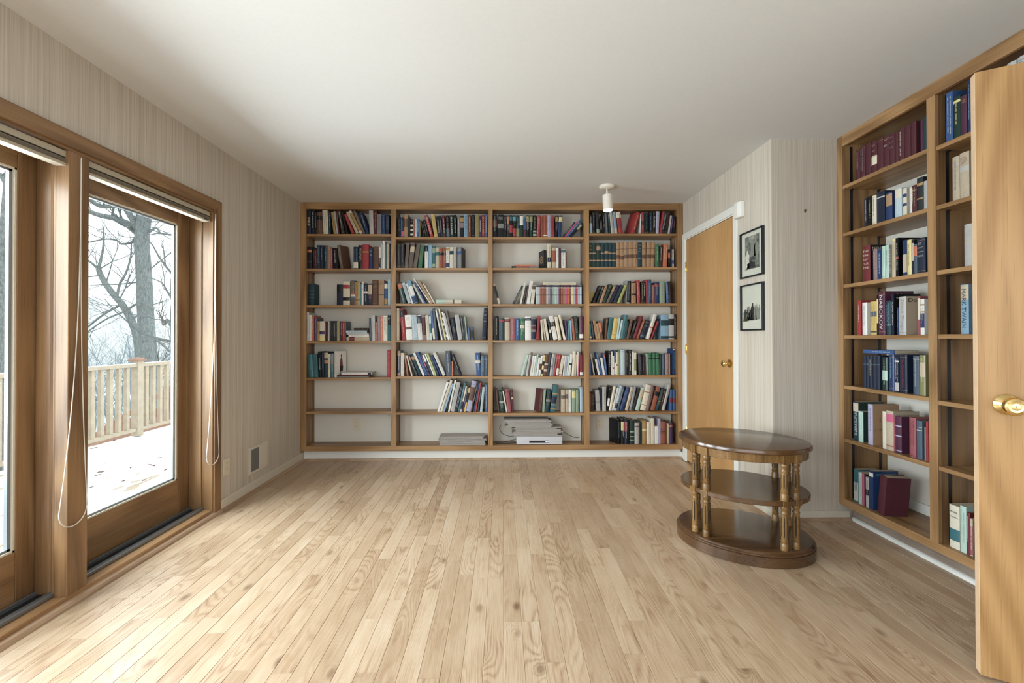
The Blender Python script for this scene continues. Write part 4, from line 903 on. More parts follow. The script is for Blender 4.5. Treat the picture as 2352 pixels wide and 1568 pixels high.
# ---------------------------------------------------------------- room shell
XL, YB, XD, YJ, XR, CE = -1.896, 4.123, 1.731, 2.761, 2.155, 2.44
BACK_D = .195; YW = YB+BACK_D; REAR = -1.8; XE = 2.44
T = .12
fl = struct(box('floor', -2.3, 2.6, REAR-.1, 4.5, -.12, -.004, M['floor']))
MB1 = MB()   # one plank: chamfered top edge, unit length along y
def plank_mesh(width):
    a = MB(); h = width/2; c = .0012
    vs = [(-h, 0, -.004), (h, 0, -.004), (h, 0, -c), (h-c, 0, 0), (-h+c, 0, 0), (-h, 0, -c)]
    vs += [(x, 1, z) for x, _, z in vs]
    a.add(vs, [(0,1,2,3,4,5)[::-1], (6,7,8,9,10,11)]+[(i, (i+1) % 6, 6+(i+1) % 6, 6+i) for i in range(6)])
    me = a.mesh('plank', M['floor']); fixn(me); return me
PW = .0738; pm = plank_mesh(PW-.0004); x = XL+.02; rng = random.Random(5)
k0 = math.floor((XL+.142)/PW)
planks = []
for k in range(k0, k0+58):
    cx = -.142+(k+.5)*PW
    if cx-PW/2 > 2.22: break
    ymax = 4.16 if cx < 1.7 else 2.745
    y = 1.05-rng.uniform(0, .5)
    while y < ymax-.01:
        L = min(rng.choice((.42, .55, .62, .78, .95, 1.15)), ymax-y)
        if ymax-(y+L) < .15: L = ymax-y
        planks.append((cx, y, L)); y += L
planks.sort(key=lambda p: p[1])
far = MB()
for i, (cx, y, L) in enumerate(planks):
    if i < 290:
        o = link('plank', pm, fl); o.location = (cx, y+.0002, 0); o.scale.y = L-.0006
    else: far.add([(v.co.x+cx, y+.0002+v.co.y*(L-.0006), v.co.z) for v in pm.vertices], [tuple(p.vertices) for p in pm.polygons])
if far.v: obj('plank_field', far, M['floor'], fl, kind='stuff')
struct(box('ceiling', -2.3, 2.6, REAR-.1, 4.5, CE, CE+.1, M['ceil']))
# left wall with glazed door opening (y 1.045-2.888) and an unseen bare opening added behind the camera for light
OY0, OY1, OZ = 1.045, 2.888, 2.005
wl = MB(); XO = -2.045
wl.box(XO, XL, OY1, YW+.1, 0, CE); wl.box(XO, XL, OY0, OY1, OZ, CE); wl.box(XO, XL, .8, OY0, 0, CE)
wl.box(XO, XL, -1.2, .8, 2.1, CE); wl.box(XO, XL, -1.2, .8, 0, .15); wl.box(XO, XL, REAR-.1, -1.2, 0, CE)
wall_left = struct(obj('wall_left', wl, M['paper']))
struct(box('wall_back', XL, XD, YW, YW+T, 0, CE, M['panel']))
wd = MB(); DY0, DY1, DZ = 3.213, 4.053, 2.073
wd.box(XD, XD+T, YJ+T, DY0, 0, CE); wd.box(XD, XD+T, DY1, YW+.1, 0, CE); wd.box(XD, XD+T, DY0, DY1, DZ, CE)
struct(obj('wall_right', wd, M['paper']))
struct(box('wall_jog', XD+.0, XR+.085, YJ-.001, YJ+T, 0, CE, M['paper']))
wj = MB(); wj.box(XR+.085, XE+.02, YJ-.001, YJ+T, 0, CE); struct(obj('wall_alcove', wj, M['paper']))
struct(box('wall_side', XE, XE+T, REAR, YJ+T, 0, CE, M['panel']))
wr = MB(); wr.box(XO, -1.75, REAR-T, REAR, 0, CE); wr.box(1.55, XE+T, REAR-T, REAR, 0, CE); wr.box(-1.75, 1.55, REAR-T, REAR, 2.3, CE); wr.box(-1.75, 1.55, REAR-T, REAR, 0, .4)  # unseen wall; its wide opening is added to let light in
struct(obj('wall_rear', wr, M['paper']))
# closet behind the flush door
struct(box('wall_closet', XD+.5, XD+.52, DY0-.1, DY1+.1, 0, CE, M['cream']))
# baseboards and quarter rounds
def qr(name, p0, p1, r, nrm, mat, dz=0):
    p0, p1, nrm = Vector(p0), Vector(p1), Vector(nrm); prof = [(0, 0), (r, 0)]+[(r*math.cos(a), r*math.sin(a)) for a in (PI/8, PI/4, 3*PI/8)]+[(0, r)]
    vs = [p0+nrm*a+Vector((0, 0, b+dz)) for a, b in prof]+[p1+nrm*a+Vector((0, 0, b+dz)) for a, b in prof]; n = len(prof)
    return obj(name, MB().add(vs, [tuple(range(n))[::-1], tuple(range(n, 2*n))]+[(i, (i+1) % n, n+(i+1) % n, n+i) for i in range(n)]), mat)
bl = struct(box('baseboard_left', XL, XL+.014, 2.955, YB+.04, 0, .078, M['cream'], bevel=.002))
struct(qr('trim_1', (XL+.014, 2.958, 0), (XL+.014, YB+.03, 0), .019, (1, 0, 0), M['qround']))
struct(qr('trim_2', (XL, .9, 0), (XL, 2.956, 0), .026, (1, 0, 0), M['qround']))
tk = struct(box('baseboard_back', XL+.014, XD-.014, YB+.045, YB+.06, 0, .1, M['white']))
struct(qr('trim_3', (XL+.03, YB+.045, 0), (XD-.03, YB+.045, 0), .018, (0, -1, 0), M['qround']))
struct(box('baseboard_right', XD-.014, XD, YJ, 3.15, 0, .065, M['cream'], bevel=.002))
struct(qr('trim_4', (XD-.014, YJ-.01, 0), (XD-.014, 3.15, 0), .018, (-1, 0, 0), M['qround']))
struct(box('baseboard_right', XD-.014, XD, 4.115, YB+.045, 0, .065, M['white']))
struct(qr('trim_9', (XD-.014, 4.11, 0), (XD-.014, YB+.04, 0), .018, (-1, 0, 0), M['qround']))
struct(box('baseboard_jog', XD-.014, XR+.06, YJ-.014, YJ, 0, .058, M['cream'], bevel=.002))
struct(qr('trim_5', (XD-.014, YJ-.014, 0), (XR+.055, YJ-.014, 0), .018, (0, -1, 0), M['qround']))
struct(box('baseboard_side', XR+.085, XR+.1, 1.25, YJ, 0, .105, M['toewood']))
struct(qr('trim_6', (XR+.085, 1.25, 0), (XR+.085, YJ-.014, 0), .02, (-1, 0, 0), M['white']))
# sill in the glazed opening
struct(box('trim_7', -2.05, XL, OY0, OY1, 0, .044, M['sillwood'], bevel=.002))

# ---------------------------------------------------------------- glazed doors in the left wall
cs = MB(); XC = XL+.014
cas = struct(empty('trim_8', (XL, OY1, 0)))
def casing_piece(poly):    # polygon in (y,z)
    a = MB(); a.prism(poly, XL-.001, XC, 'x'); o = obj('casing_board', a, M['frameZ'], cas, bevel=.002); o.matrix_parent_inverse = cas.matrix_world.inverted(); return o
cas.location = (0, 0, 0)
CW = .067
casing_piece([(OY1, 0.02), (OY1+CW, 0.02), (OY1+CW, OZ+CW+.004), (OY1, OZ)])
a = MB(); a.prism([(OY0-CW, OZ+CW+.004), (OY1+CW, OZ+CW+.004), (OY1, OZ), (OY0, OZ)], XL-.001, XC, 'x'); obj('casing_board', a, M['frameY'], cas, bevel=.002)
casing_piece([(OY0-CW, 0.02), (OY0, 0.02), (OY0, OZ), (OY0-CW, OZ+CW+.004)])
def jamb(name, y, s):     # lining boards of the reveal with a dark joint; s = inward direction along y
    e = struct(empty(name))
    box('jamb_board', XL-.064, XL+.002, y, y-s*.006, .044, OZ, M['frameZ'], e, bevel=.0015)
    box('jamb_board', XL-.147, XL-.068, y, y-s*.012, .044, OZ, M['frameZ'], e, bevel=.004)
    box('joint', XL-.068, XL-.064, y, y-s*.001, .044, OZ, M['dark'], e)
    return e
jamb('jamb_1', OY1, 1); jamb('jamb_2', OY0, -1)
struct(box('jamb_3', XL-.147, XL+.002, OY0, OY1, OZ-.012, OZ, M['frameY']))
# mullion post between the doors
PY0, PY1 = 1.931, 2.024
post = struct(empty('jamb_4'))
box('post_face', XL-.055, XL+.003, PY0, PY1, .044, OZ-.012, M['frameZ'], post, bevel=.003)
box('post_edge', XL-.066, XL-.055, PY0+.002, PY1-.002, .044, OZ-.012, M['frameZ'], post, bevel=.002)
box('post_body', XL-.149, XL-.068, PY0+.004, PY1-.004, .044, OZ-.012, M['frameZ'], post, bevel=.012)
def glazed_door(name, y0, y1, ln, gy0=None, gy1=None):
    e = struct(empty(name), ln); X0, X1 = -2.085, -2.045
    gz0, gz1 = .272, 1.888; gy0 = gy0 or y0+.098; gy1 = gy1 or y1-.098
    box('stile', X0, X1, y0, gy0, .05, 1.985, M['frameZ'], e, bevel=.003); box('stile', X0, X1, gy1, y1, .05, 1.985, M['frameZ'], e, bevel=.003)
    box('rail', X0, X1, gy0, gy1, .05, gz0, M['frameY'], e, bevel=.003); box('rail', X0, X1, gy0, gy1, gz1, 1.985, M['frameY'], e, bevel=.003)
    for nm, a, b, c, d, mt in (('glazing_bead', gy0, gy0+.008, gz0, gz1, 'cream'), ('glazing_bead', gy1-.008, gy1, gz0, gz1, 'cream'), ('glazing_bead', gy0, gy1, gz0, gz0+.008, 'cream'), ('glazing_bead', gy0, gy1, gz1-.008, gz1, 'cream')):
        box(nm, X1-.022, X1-.004, a, b, c, d, M[mt], e)
    for a, b, c, d in ((gy0+.008, gy0+.02, gz0+.008, gz1-.008), (gy1-.02, gy1-.008, gz0+.008, gz1-.008), (gy0+.008, gy1-.008, gz0+.008, gz0+.018), (gy0+.008, gy1-.008, gz1-.018, gz1-.008)):
        box('spacer', X0+.012, X0+.026, a, b, c, d, M['metal'], e)
    box('glass_pane', X0+.017, X0+.021, gy0+.004, gy1-.004, gz0+.004, gz1-.004, M['glass'], e)
    a = MB(); yy0, yy1 = y0, y1+(.0)
    box('track_lip', -2.036, -2.026, yy0, yy1, .044, .068, M['metal'], e, bevel=.002)
    box('track_channel', -2.026, -1.985, yy0, yy1, .044, .05, M['dark'], e)
    box('track_lip', -1.985, -1.981, yy0, yy1, .044, .058, M['metal'], e)
    box('track_lip', -1.978, -1.95, yy0, yy1, .044, .062, M['metal'], e, bevel=.003)
    return e
glazed_door('window_1', 1.984, OY1-.002, 'glazed oak patio door nearest the bookcase wall', 2.13, 2.782)
glazed_door('window_2', OY0+.002, 1.98, 'glazed oak patio door beyond the mullion post', None, 1.868)
# ---------------------------------------------------------------- cellular shades and their cords
def shade(y0, y1, label, tagend, cordpts):
    e = empty('cellular_shade', (XL-.03, (y0+y1)/2, 1.93)); tag(e, label, 'window shade', 'raised shades over the patio doors')
    X = lambda v: v-(XL-.03)
    yo = (y0+y1)/2
    def bx(n, xa, xb, ya, yb, za, zb, mt, bev=0, par=None): return box(n, xa-(XL-.03), xb-(XL-.03), ya-yo, yb-yo, za-1.93, zb-1.93, M[mt], par or e, bevel=bev)
    bx('headrail', XL-.06, XL-.012, y0, y1, 1.962, 1.99, 'shaderail', .003)
    bx('shadow_gap', XL-.055, XL-.016, y0+.002, y1-.002, 1.957, 1.962, 'dark')
    z = 1.957
    for i in range(4):
        a = MB(); zz = z-.005
        a.prism([(XL-.054-(XL-.03), z-1.93), (XL-.014-(XL-.03), z-.0012-1.93), (XL-.011-(XL-.03), z-.0025-1.93), (XL-.014-(XL-.03), z-.004-1.93), (XL-.054-(XL-.03), zz-1.93)], y0+.002-yo, y1-.002-yo, 'y')
        obj('pleat', a, M['shadecloth'], e); z = zz
    br = bx('bottom_rail', XL-.056, XL-.010, y0, y1, z-.011, z, 'shaderail', .003)
    bx('rail_underside', XL-.054, XL-.013, y0+.003, y1-.003, z-.0135, z-.0105, 'cream', 0)
    bx('name_tag', XL-.0105, XL-.0095, tagend-.055, tagend-.012, z-.008, z-.002, 'blackplastic', 0, None)
    a = MB(); a.tube([Vector(p)-Vector((XL-.03, yo, 1.93)) for p in cordpts], .0022, 6); obj('cord', a, M['cord'], e, smooth=True)
    return e
def loop(ya, yb, zt, zb, x, sway):
    pts = []
    n = 26
    for i in range(n+1):
        t = i/n; z = zt+(zb+.07-zt)*t; w_ = 1-t**2.6
        pts.append((x, (ya+yb)/2+((ya-(ya+yb)/2))*(1-w_)+sway*w_, z))
    c = (ya+yb)/2; r = (yb-ya)/2
    for i in range(1, 16):
        q = PI*i/16; pts.append((x-.002*i/16, c-r*math.cos(q), zb+.07-.07*math.sin(q)))
    for i in range(n, -1, -1):
        t = i/n; z = zt+(zb+.07-zt)*t; w_ = 1-t**2.6
        pts.append((x-.006, (ya+yb)/2+((yb-(ya+yb)/2))*(1-w_)+sway*w_+.006, z))
    return pts
shade(1.12, 2.003, 'raised taupe cellular shade over the door beyond the post', 2.0, loop(1.885, 2.012, 1.975, .345, XL+.012, .027))
shade(2.038, 2.872, 'raised taupe cellular shade above the glazed door next to the wallpapered wall', 2.868, loop(2.795, 2.92, 1.975, .345, XL+.022, .02))

# ---------------------------------------------------------------- back bookcase
SH = {1: [2.142,1.815,1.470,1.132,.788,.469], 2: [2.115,1.822,1.484,1.139,.7975,.457], 3: [2.1166,1.8228,1.48,1.137,.7925,.4444], 4: [2.1516,1.832,1.485,1.141,.800,.4527]}
SS = {1: [2.122,1.821,1.497,1.177,.862,.528], 2: [2.1135,1.818,1.496,1.1805,.853,.5295]}
BX = {1: (-1.842,-1.048), 2: (-1.002,-.132), 3: (-.0875,.7795), 4: (.8305,1.676)}
FT = .019
bc = tag(empty('built_in_bookcase', ((XL+XD)/2, YB, 0)), 'wide honey oak built-in bookcase of four bays filling the end wall', 'bookcase')
bo = Vector(((XL+XD)/2, YB, 0))
def bb(n, x0, x1, y0, y1, z0, z1, mt, bev=.0015, par=bc): return box(n, x0-bo.x, x1-bo.x, y0-YB, y1-YB, z0, z1, M[mt], par, bevel=bev)
bb('face_stile', XL+.002, BX[1][0], YB, YB+FT, .0965, CE, 'oakZ'); bb('face_stile', BX[4][1], XD-.002, YB, YB+FT, .0965, CE, 'oakZ')
for i in (1, 2, 3): bb('face_stile', BX[i][1], BX[i+1][0], YB, YB+FT, .143, 2.375, 'oakZ')
bb('top_rail', BX[1][0], BX[4][1], YB, YB+FT, 2.375, CE-.001, 'oakX'); bb('bottom_rail', BX[1][0], BX[4][1], YB, YB+FT, .0965, .143, 'oakX')
bb('side_panel', XL+.002, BX[1][0]-.001, YB+FT, YW-.006, .1, CE-.001, 'oakinZ', 0); bb('side_panel', BX[4][1]+.001, XD-.002, YB+FT, YW-.006, .1, CE-.001, 'oakinZ', 0)
for i in (1, 2, 3): bb('divider', BX[i][1]+.001, BX[i+1][0]-.001, YB+FT, YW-.006, .1, CE-.002, 'oakinZ', 0)
for i in (1, 2, 3, 4):
    a, b = BX[i]
    for z in SH[i]: bb('shelf', a+.0008, b-.0008, YB+.004, YW-.007, z-.0215, z, 'oakX', .0012)
    bb('bottom_board', a, b, YB+FT, YW-.006, .112, .143, 'oakinX', 0); bb('top_board', a, b, YB+FT, YW-.006, 2.385, CE-.002, 'oakinX', 0)
    bb('back_panel', a-.02, b+.02, YW-.006, YW-.001, .1, CE-.002, 'panel', 0)
    for x_, s in ((a, 1), (b, -1)):
        bb('shelf_standard', x_, x_+s*.0006, YB+.15, YB+.166, .145, 2.37, 'standard', 0)
        for z in SH[i]: bb('shelf_clip', x_+s*.0006, x_+s*.012, YB+.15, YB+.164, z-.027, z-.0217, 'standard', 0)
# ---------------------------------------------------------------- side bookcase
sc_ = tag(empty('built_in_bookcase', (XR, 2.0, 0)), 'honey oak built-in bookcase recessed in the side wall behind the open door', 'bookcase')
def sb(n, x0, x1, y0, y1, z0, z1, mt, bev=.0015): return box(n, x0-XR, x1-XR, y0-2, y1-2, z0, z1, M[mt], sc_, bevel=bev)
SBY = {1: (2.717, 2.168), 2: (2.124, 1.62), 3: (1.575, 1.30)}; XB = XR+.285
sb('face_stile', XR, XR+FT, YJ-.003, SBY[1][0], .103, CE, 'oakZ')
for i in (1, 2): sb('face_stile', XR, XR+FT, SBY[i][1], SBY[i+1][0], .147, 2.372, 'oakZ')
sb('face_stile', XR, XR+FT, 1.30, 1.25, .103, CE, 'oakZ')
sb('top_rail', XR, XR+FT, SBY[1][0], 1.30, 2.372, CE-.001, 'oakY'); sb('bottom_rail', XR, XR+FT, SBY[1][0], 1.30, .103, .147, 'oakY')
sb('side_panel', XR+FT, XB-.006, YJ-.003, SBY[1][0]+.001, .106, CE-.001, 'oakinZ', 0); sb('side_panel', XR+FT, XB-.006, 1.30, 1.25, .106, CE-.001, 'oakinZ', 0)
for i in (1, 2): sb('divider', XR+FT, XB-.006, SBY[i][1]-.001, SBY[i+1][0]+.001, .106, CE-.002, 'oakinZ', 0)
for i in (1, 2, 3):
    a, b = SBY[i]
    for z in SS[min(i, 2)]: sb('shelf', XR+.003, XB-.007, a-.0008, b+.0008, z-.0215, z, 'oakY', .0012)
    sb('bottom_board', XR+FT, XB-.006, a, b, .115, .147, 'oakinY', 0); sb('top_board', XR+FT, XB-.006, a, b, 2.385, CE-.002, 'oakinY', 0)
    sb('back_panel', XB-.006, XB-.001, a+.02, b-.02, .106, CE-.002, 'panel', 0)
    for xs in (XR+.052, XR+.225):
        sb('shelf_standard', xs, xs+.016, a, a-.0006, .15, 2.37, 'standard', 0)
        for z in SS[min(i, 2)]: sb('shelf_clip', xs, xs+.014, a-.0006, a-.012, z-.027, z-.0217, 'standard', 0)
    if i == 1: sb('back_skirting', XB-.02, XB-.006, a, b, .147, .205, 'white', .002)

# ---------------------------------------------------------------- books
PAL = [('black','14161b'),('charcoal','2b2d33'),('navy','1c2943'),('dark blue','1d3d73'),('blue','2f5f9e'),('sky blue','7fb0d0'),('pale blue','b9d3de'),('teal','2a6f78'),('dark teal','17404c'),('green','2c7a52'),('dark green','1d3b33'),
 ('sage green','8fa98d'),('mint green','b5d8c8'),('olive','8c8a4a'),('lime green','b0bd4a'),('yellow','dcb93f'),('pale yellow','e8d67a'),('ochre','b48a35'),('orange','d5662b'),('rust','a5522f'),('brown','6b4630'),('dark brown','3b2a24'),
 ('tan','b3895a'),('beige','c9b594'),('cream','e2d8bd'),('white','e9e7e0'),('light grey','bdbcb8'),('grey','85878a'),('slate','4d6075'),('red','b3222a'),('dark red','7d1d26'),('maroon','5c1f2c'),('pink','d64b80'),('dusty rose','a8505a'),
 ('purple','4a3160'),('lavender','b3b0cf'),('mauve','97797f'),('turquoise','3fa3b5'),('taupe','6e5f55'),('plum','5b2446')]
CN = {h: n for n, h in PAL}
_txt = {}
def text_mesh(s, vertical):
    if s in _txt: return _txt[s]
    cu = bpy.data.curves.new('lettering', 'FONT'); cu.body = s; cu.size = 1; cu.resolution_u = 2; cu.align_x = 'CENTER'; cu.align_y = 'CENTER'
    o = bpy.data.objects.new('lettering', cu); C.objects.link(o); dg = bpy.context.evaluated_depsgraph_get(); dg.update()
    me = bpy.data.meshes.new_from_object(o.evaluated_get(dg)); bpy.data.objects.remove(o)
    vs = [tuple(v.co) for v in me.vertices]; fs = [tuple(p.vertices) for p in me.polygons]
    xs = [v[0] for v in vs]; ys = [v[1] for v in vs]
    _txt[s] = (vs, fs, max(xs)-min(xs), max(ys)-min(ys), (max(xs)+min(xs))/2, (max(ys)+min(ys))/2); bpy.data.meshes.remove(me); return _txt[s]
def put_text(mb, s, c, ux, uy, maxw, maxh, off):
    vs, fs, W, Hh, mx, my = text_mesh(s, 0); k = min(maxw/W, maxh/Hh); kx = min(maxw/W, k*1.35)
    c, ux, uy, off = Vector(c), Vector(ux), Vector(uy), Vector(off)
    mb.add([c+ux*((x-mx)*kx)+uy*((y-my)*k)+off for x, y, _ in vs], fs)
brng = random.Random(21)
def bcol(h, other=None, k=0, sat=.74):
    c = lin(h)
    if other: o_ = lin(other); c = tuple(c[i]*(1-k)+o_[i]*k for i in range(4))
    g = .3*c[0]+.59*c[1]+.11*c[2]
    return tuple((g+(c[i]-g)*sat)*.9 for i in range(3))+(1,)
def make_book(w, h, d, col, kind, toks):
    """a book standing upright, spine facing -y, origin at the foot of the spine; returns its cover with the parts under it"""
    hard = kind == 'h'; nm = 'hardback_book' if hard else 'paperback_book'
    bul = min(.16*w, .0045) if hard else min(.05*w, .001)
    n = 5; sp = [(-w/2+w*i/n, -bul*(1-(2*i/n-1)**2)) for i in range(n+1)]
    t = min(.0026, w*.16) if hard else min(.0006, w*.08); o_ = .003 if hard else .0
    inner = [(w/2-t, d), (w/2-t, .004), (-w/2+t, .004), (-w/2+t, d)]
    poly = sp+[(w/2, d)]+inner+[(-w/2, d)]
    mb = MB(); N = len(poly); vs = [(x, y, 0) for x, y in poly]+[(x, y, h) for x, y in poly]
    ns = n+1
    sides = [(i, (i+1) % N, N+(i+1) % N, N+i) for i in range(N)]
    iR, iIR, iA, iB, iIL, iL = ns, ns+1, ns+2, ns+3, ns+4, ns+5   # right fore-edge, inner right, inner spine, ..., left fore-edge
    caps = []
    for b0, rev in ((0, 1), (N, 0)):
        fs = [(ns-1, iR, iIR, iA), (0, iB, iIL, iL), tuple(list(range(ns))+[iA, iB])]
        caps += [tuple(q+b0 for q in (f[::-1] if rev else f)) for f in fs]
    mb.add(vs, sides+caps)
    glossy = (not hard) or ('t=' in ' '.join(toks) and brng.random() < .4)
    me = mb.mesh(nm, M['jacket'] if glossy else M['cloth']); fixn(me)
    root = link(nm, me, None, bcol(col))
    p = MB(); p.box(-w/2+t*1.02, w/2-t*1.02, .0042, d-o_, o_*.9 if hard else .0002, h-(o_*1.0 if hard else .0002))
    pm_ = p.mesh('pages', M['pages']); fixn(pm_); link('pages', pm_, root)
    def band(z0, z1, c, name='spine_band', e=.00035):
        b = MB(); q = [(x*1.0, y-e) for x, y in sp]; b.add([(x, y, z0*h) for x, y in q]+[(x, y, z1*h) for x, y in q], [(i, i+1, n+2+i, n+1+i) for i in range(n)])
        mm = b.mesh(name, M['print']); link(name, mm, root, bcol(c)); return b
    title = False
    for tk in toks:
        k, v = tk.split('='); v = v.split(':')
        if k == 'b': band(float(v[1]), float(v[2]), v[0])
    bnds = [tk[2:].split(':') for tk in toks if tk[:2] == 'b=']
    tcol = None; txt = None; mode = None; front = None; ftxt = None
    for tk in toks:
        k, v = tk.split('='); v = v.split(':')
        if k in 'th': tcol = v[0]; txt = v[1].replace('_', ' ') if len(v) > 1 else None; mode = k
        if k == 'f': front = v[0]
        if k == 'i':
            F = [('7d3b34', [(.34, .42), (.66, .42), (.62, .66), (.54, .74), (.44, .73), (.38, .62)]), ('2b2523', [(.36, .2), (.66, .22), (.68, .43), (.33, .43)]), ('2b2523', [(.4, .05), (.45, .05), (.46, .2), (.41, .2)]), ('2b2523', [(.56, .05), (.61, .05), (.6, .2), (.55, .2)]), ('8a5a48', [(.45, .74), (.55, .74), (.55, .82), (.46, .82)]), ('2b2523', [(.43, .82), (.57, .82), (.53, .88), (.46, .87)])]
            for c_, P_ in F: link('cover_figure', MB().add([(w/2+.0005, d*a_, h*b_) for a_, b_ in P_], [tuple(range(len(P_)))]).mesh('cover_figure', M['print']), root, bcol(c_))
        if k == 'e':
            R_ = MB(); n_ = 24; R_.add([(-w/2-.0005, d*.5+d*r_*math.cos(2*PI*q/n_), h*.5+d*r_*math.sin(2*PI*q/n_)) for r_ in (.22, .31, .1) for q in range(n_)], [(q, (q+1) % n_, n_+(q+1) % n_, n_+q) for q in range(n_)]+[tuple(range(2*n_, 3*n_))])
            link('cover_emblem', R_.mesh('cover_emblem', M['print']), root, bcol(v[0]))
        if k == 'c': ftxt = (v[0], v[1].replace('_', ' '))
    if tcol is None and w > .013 and brng.random() < .45:
        lum = sum(lin(col)[:3]); tcol = brng.choice(('c9b594', 'bdbcb8', 'e2d8bd')) if lum < .8 else brng.choice(('2b2d33', '6b4630', '1d3d73'))
        mode = brng.choice('ts')
    if hard and not bnds and w > .018 and brng.random() < .4:
        g_ = 'b48a35' if sum(lin(col)[:3]) < .9 else '6b4630'
        for q_ in ((.07, .076), (.93, .936)): band(q_[0], q_[1], g_, 'gilt_line')
    if tcol:
        tb = MB(); yo = (0, -bul-.0007, 0)
        if txt and mode == 't':
            put_text(tb, txt, (0, 0, h*.52), (0, 0, -1), (1, 0, 0), h*.78, w*.5, yo)
        elif txt:
            ws = txt.split(' '); ws = [' '.join(ws[i:i+1]) for i in range(len(ws))]
            for i, s in enumerate(ws): put_text(tb, s, (0, 0, h*(.84-.115*i)), (1, 0, 0), (0, 0, 1), w*.74, .013, yo)
        else:
            # illegible small lettering: strokes of one flat print
            if mode == 't' and w < .05:
                rows = 1 if w < .02 else brng.choice((1, 1, 2))
                for r_ in range(rows):
                    z = h*brng.uniform(.86, .93); ze = h*brng.uniform(.14, .4); lw = min(w*(.3 if rows == 1 else .18), .0085); xc = 0 if rows == 1 else (w*.18 if r_ == 0 else -w*.18)
                    while z > ze:
                        L = brng.uniform(.0014, .0034); wd_ = lw*brng.uniform(.65, 1)
                        if brng.random() > .17: tb.add([(xc-wd_/2, yo[1], z-L), (xc+wd_/2, yo[1], z-L), (xc+wd_/2, yo[1], z), (xc-wd_/2, yo[1], z)], [(0, 1, 2, 3)])
                        z -= L+.0012
            else:
                z = h*.9
                for r_ in range(brng.choice((3, 4, 5))):
                    x = -w*.34
                    while x < w*.3:
                        L = brng.uniform(.0012, .003)
                        if brng.random() > .15: tb.add([(x, yo[1], z-.0036), (min(x+L, w*.36), yo[1], z-.0036), (min(x+L, w*.36), yo[1], z), (x, yo[1], z)], [(0, 1, 2, 3)])
                        x += L+.0011
                    z -= brng.choice((.007, .007, .028))
        if tb.v: link('title', tb.mesh('title', M['print']), root, bcol(tcol, col, .18 if txt else .42))
    if front:
        b = MB().add([(w/2+.0003, .002, h*.0), (w/2+.0003, d, 0), (w/2+.0003, d, h), (w/2+.0003, .002, h)], [(0, 1, 2, 3)]); link('cover_print', b.mesh('cover_print', M['print']), root, bcol(front))
    if ftxt:
        b = MB(); ws = ftxt[1].split(' ') if len(ftxt[1]) > 8 and ftxt[1][0] == 'L' else [ftxt[1]]
        for i, s in enumerate(ws):
            zc = h*(.9 if ws == [ftxt[1]] else .62-.24*i)
            put_text(b, s, (w/2+.0006, d*.5, zc), (0, 1, 0), (0, 0, 1), d*.82, h*.1, (0, 0, 0))
        link('cover_title', b.mesh('cover_title', M['print']), root, bcol(ftxt[0]))
    return root
ORD = ['top shelf', 'second shelf', 'third shelf', 'fourth shelf', 'fifth shelf', 'sixth shelf', 'bottom shelf']
BAYN = {('b', 1): 'bay beside the window wall', ('b', 2): 'second bay from the window', ('b', 3): 'third bay from the window', ('b', 4): 'bay beside the door', ('s', 1): 'side bookcase', ('s', 2): 'side bookcase by open door'}
NUM = 'first second third fourth fifth sixth seventh eighth ninth tenth eleventh twelfth thirteenth fourteenth fifteenth sixteenth seventeenth eighteenth nineteenth twentieth'.split()
NUM += ['twenty-'+x for x in NUM[:9]]+['thirtieth']+['thirty-'+x for x in NUM[:5]]
SHORT = {('b', 1): 'window-side bay', ('b', 2): 'second bay', ('b', 3): 'third bay', ('b', 4): 'door-side bay', ('s', 1): 'side bookcase', ('s', 2): 'side bookcase by door'}
used = set(); rows = {}
def describe(rec):
    c = CN.get(rec['c'], 'coloured'); kind = 'hardback' if rec['k'] == 'h' else 'paperback'
    adj = 'leaning ' if abs(rec.get('l', 0)) > 9 else ('thick ' if rec['w'] > .045 else ('thin ' if rec['w'] < .0125 else ('tall ' if rec['h'] > .245 else ('short ' if rec['h'] < .165 else ''))))
    acc = ''
    for tk in rec['t']:
        if tk[:2] == 'b=':
            v = tk[2:].split(':'); z0, z1 = float(v[1]), float(v[2]); bn = CN.get(v[0], '')
            acc = f' with {bn} '+('top' if z1 > .93 and z1-z0 > .12 else 'foot' if z0 < .06 and z1-z0 > .12 else 'label' if z1-z0 > .07 else 'band'); break
        if tk[:2] in ('t=', 'h='):
            acc = f" with {CN.get(tk[2:].split(':')[0], '')} title"; break
    return adj+c+' '+kind, acc, c
def label_rows():
    for key, L in rows.items():
        case, bay, row = key; place = f'{ORD[row-1]}, {SHORT[(case, bay)]}'
        ds = [describe(r) for r in L]
        for i, (r, d) in enumerate(zip(L, ds)):
            base = d[0]+d[1]
            lc = ds[i-1][2] if i else None; rc = ds[i+1][2] if i+1 < len(L) else None
            if lc and rc: nb = f'between {lc} and {rc} books' if lc != rc else f'between two {lc} books'
            elif rc: nb = f'first in row beside {rc} book'
            elif lc: nb = f'last in row beside {lc} book'
            else: nb = 'standing alone'
            cands = [f'{base} {nb}, {place}', f'{d[0]} {nb}, {place}', f'{base}, {NUM[i]} along, {place}', f'{d[0]}, {NUM[i]} in row, {place}']
            same = sum(1 for q in L if q['c'] == r['c'] and q['k'] == r['k'] and [t for t in q['t'] if t[0] == 'b'] == [t for t in r['t'] if t[0] == 'b'])
            if same >= 4: cands = [cands[2], cands[3]]
            lab = next((x for x in cands if x not in used and len(x.replace(',', '').split()) <= 16), cands[-1])
            used.add(lab); tag(r['o'], lab, 'book', f'books on the {place}')
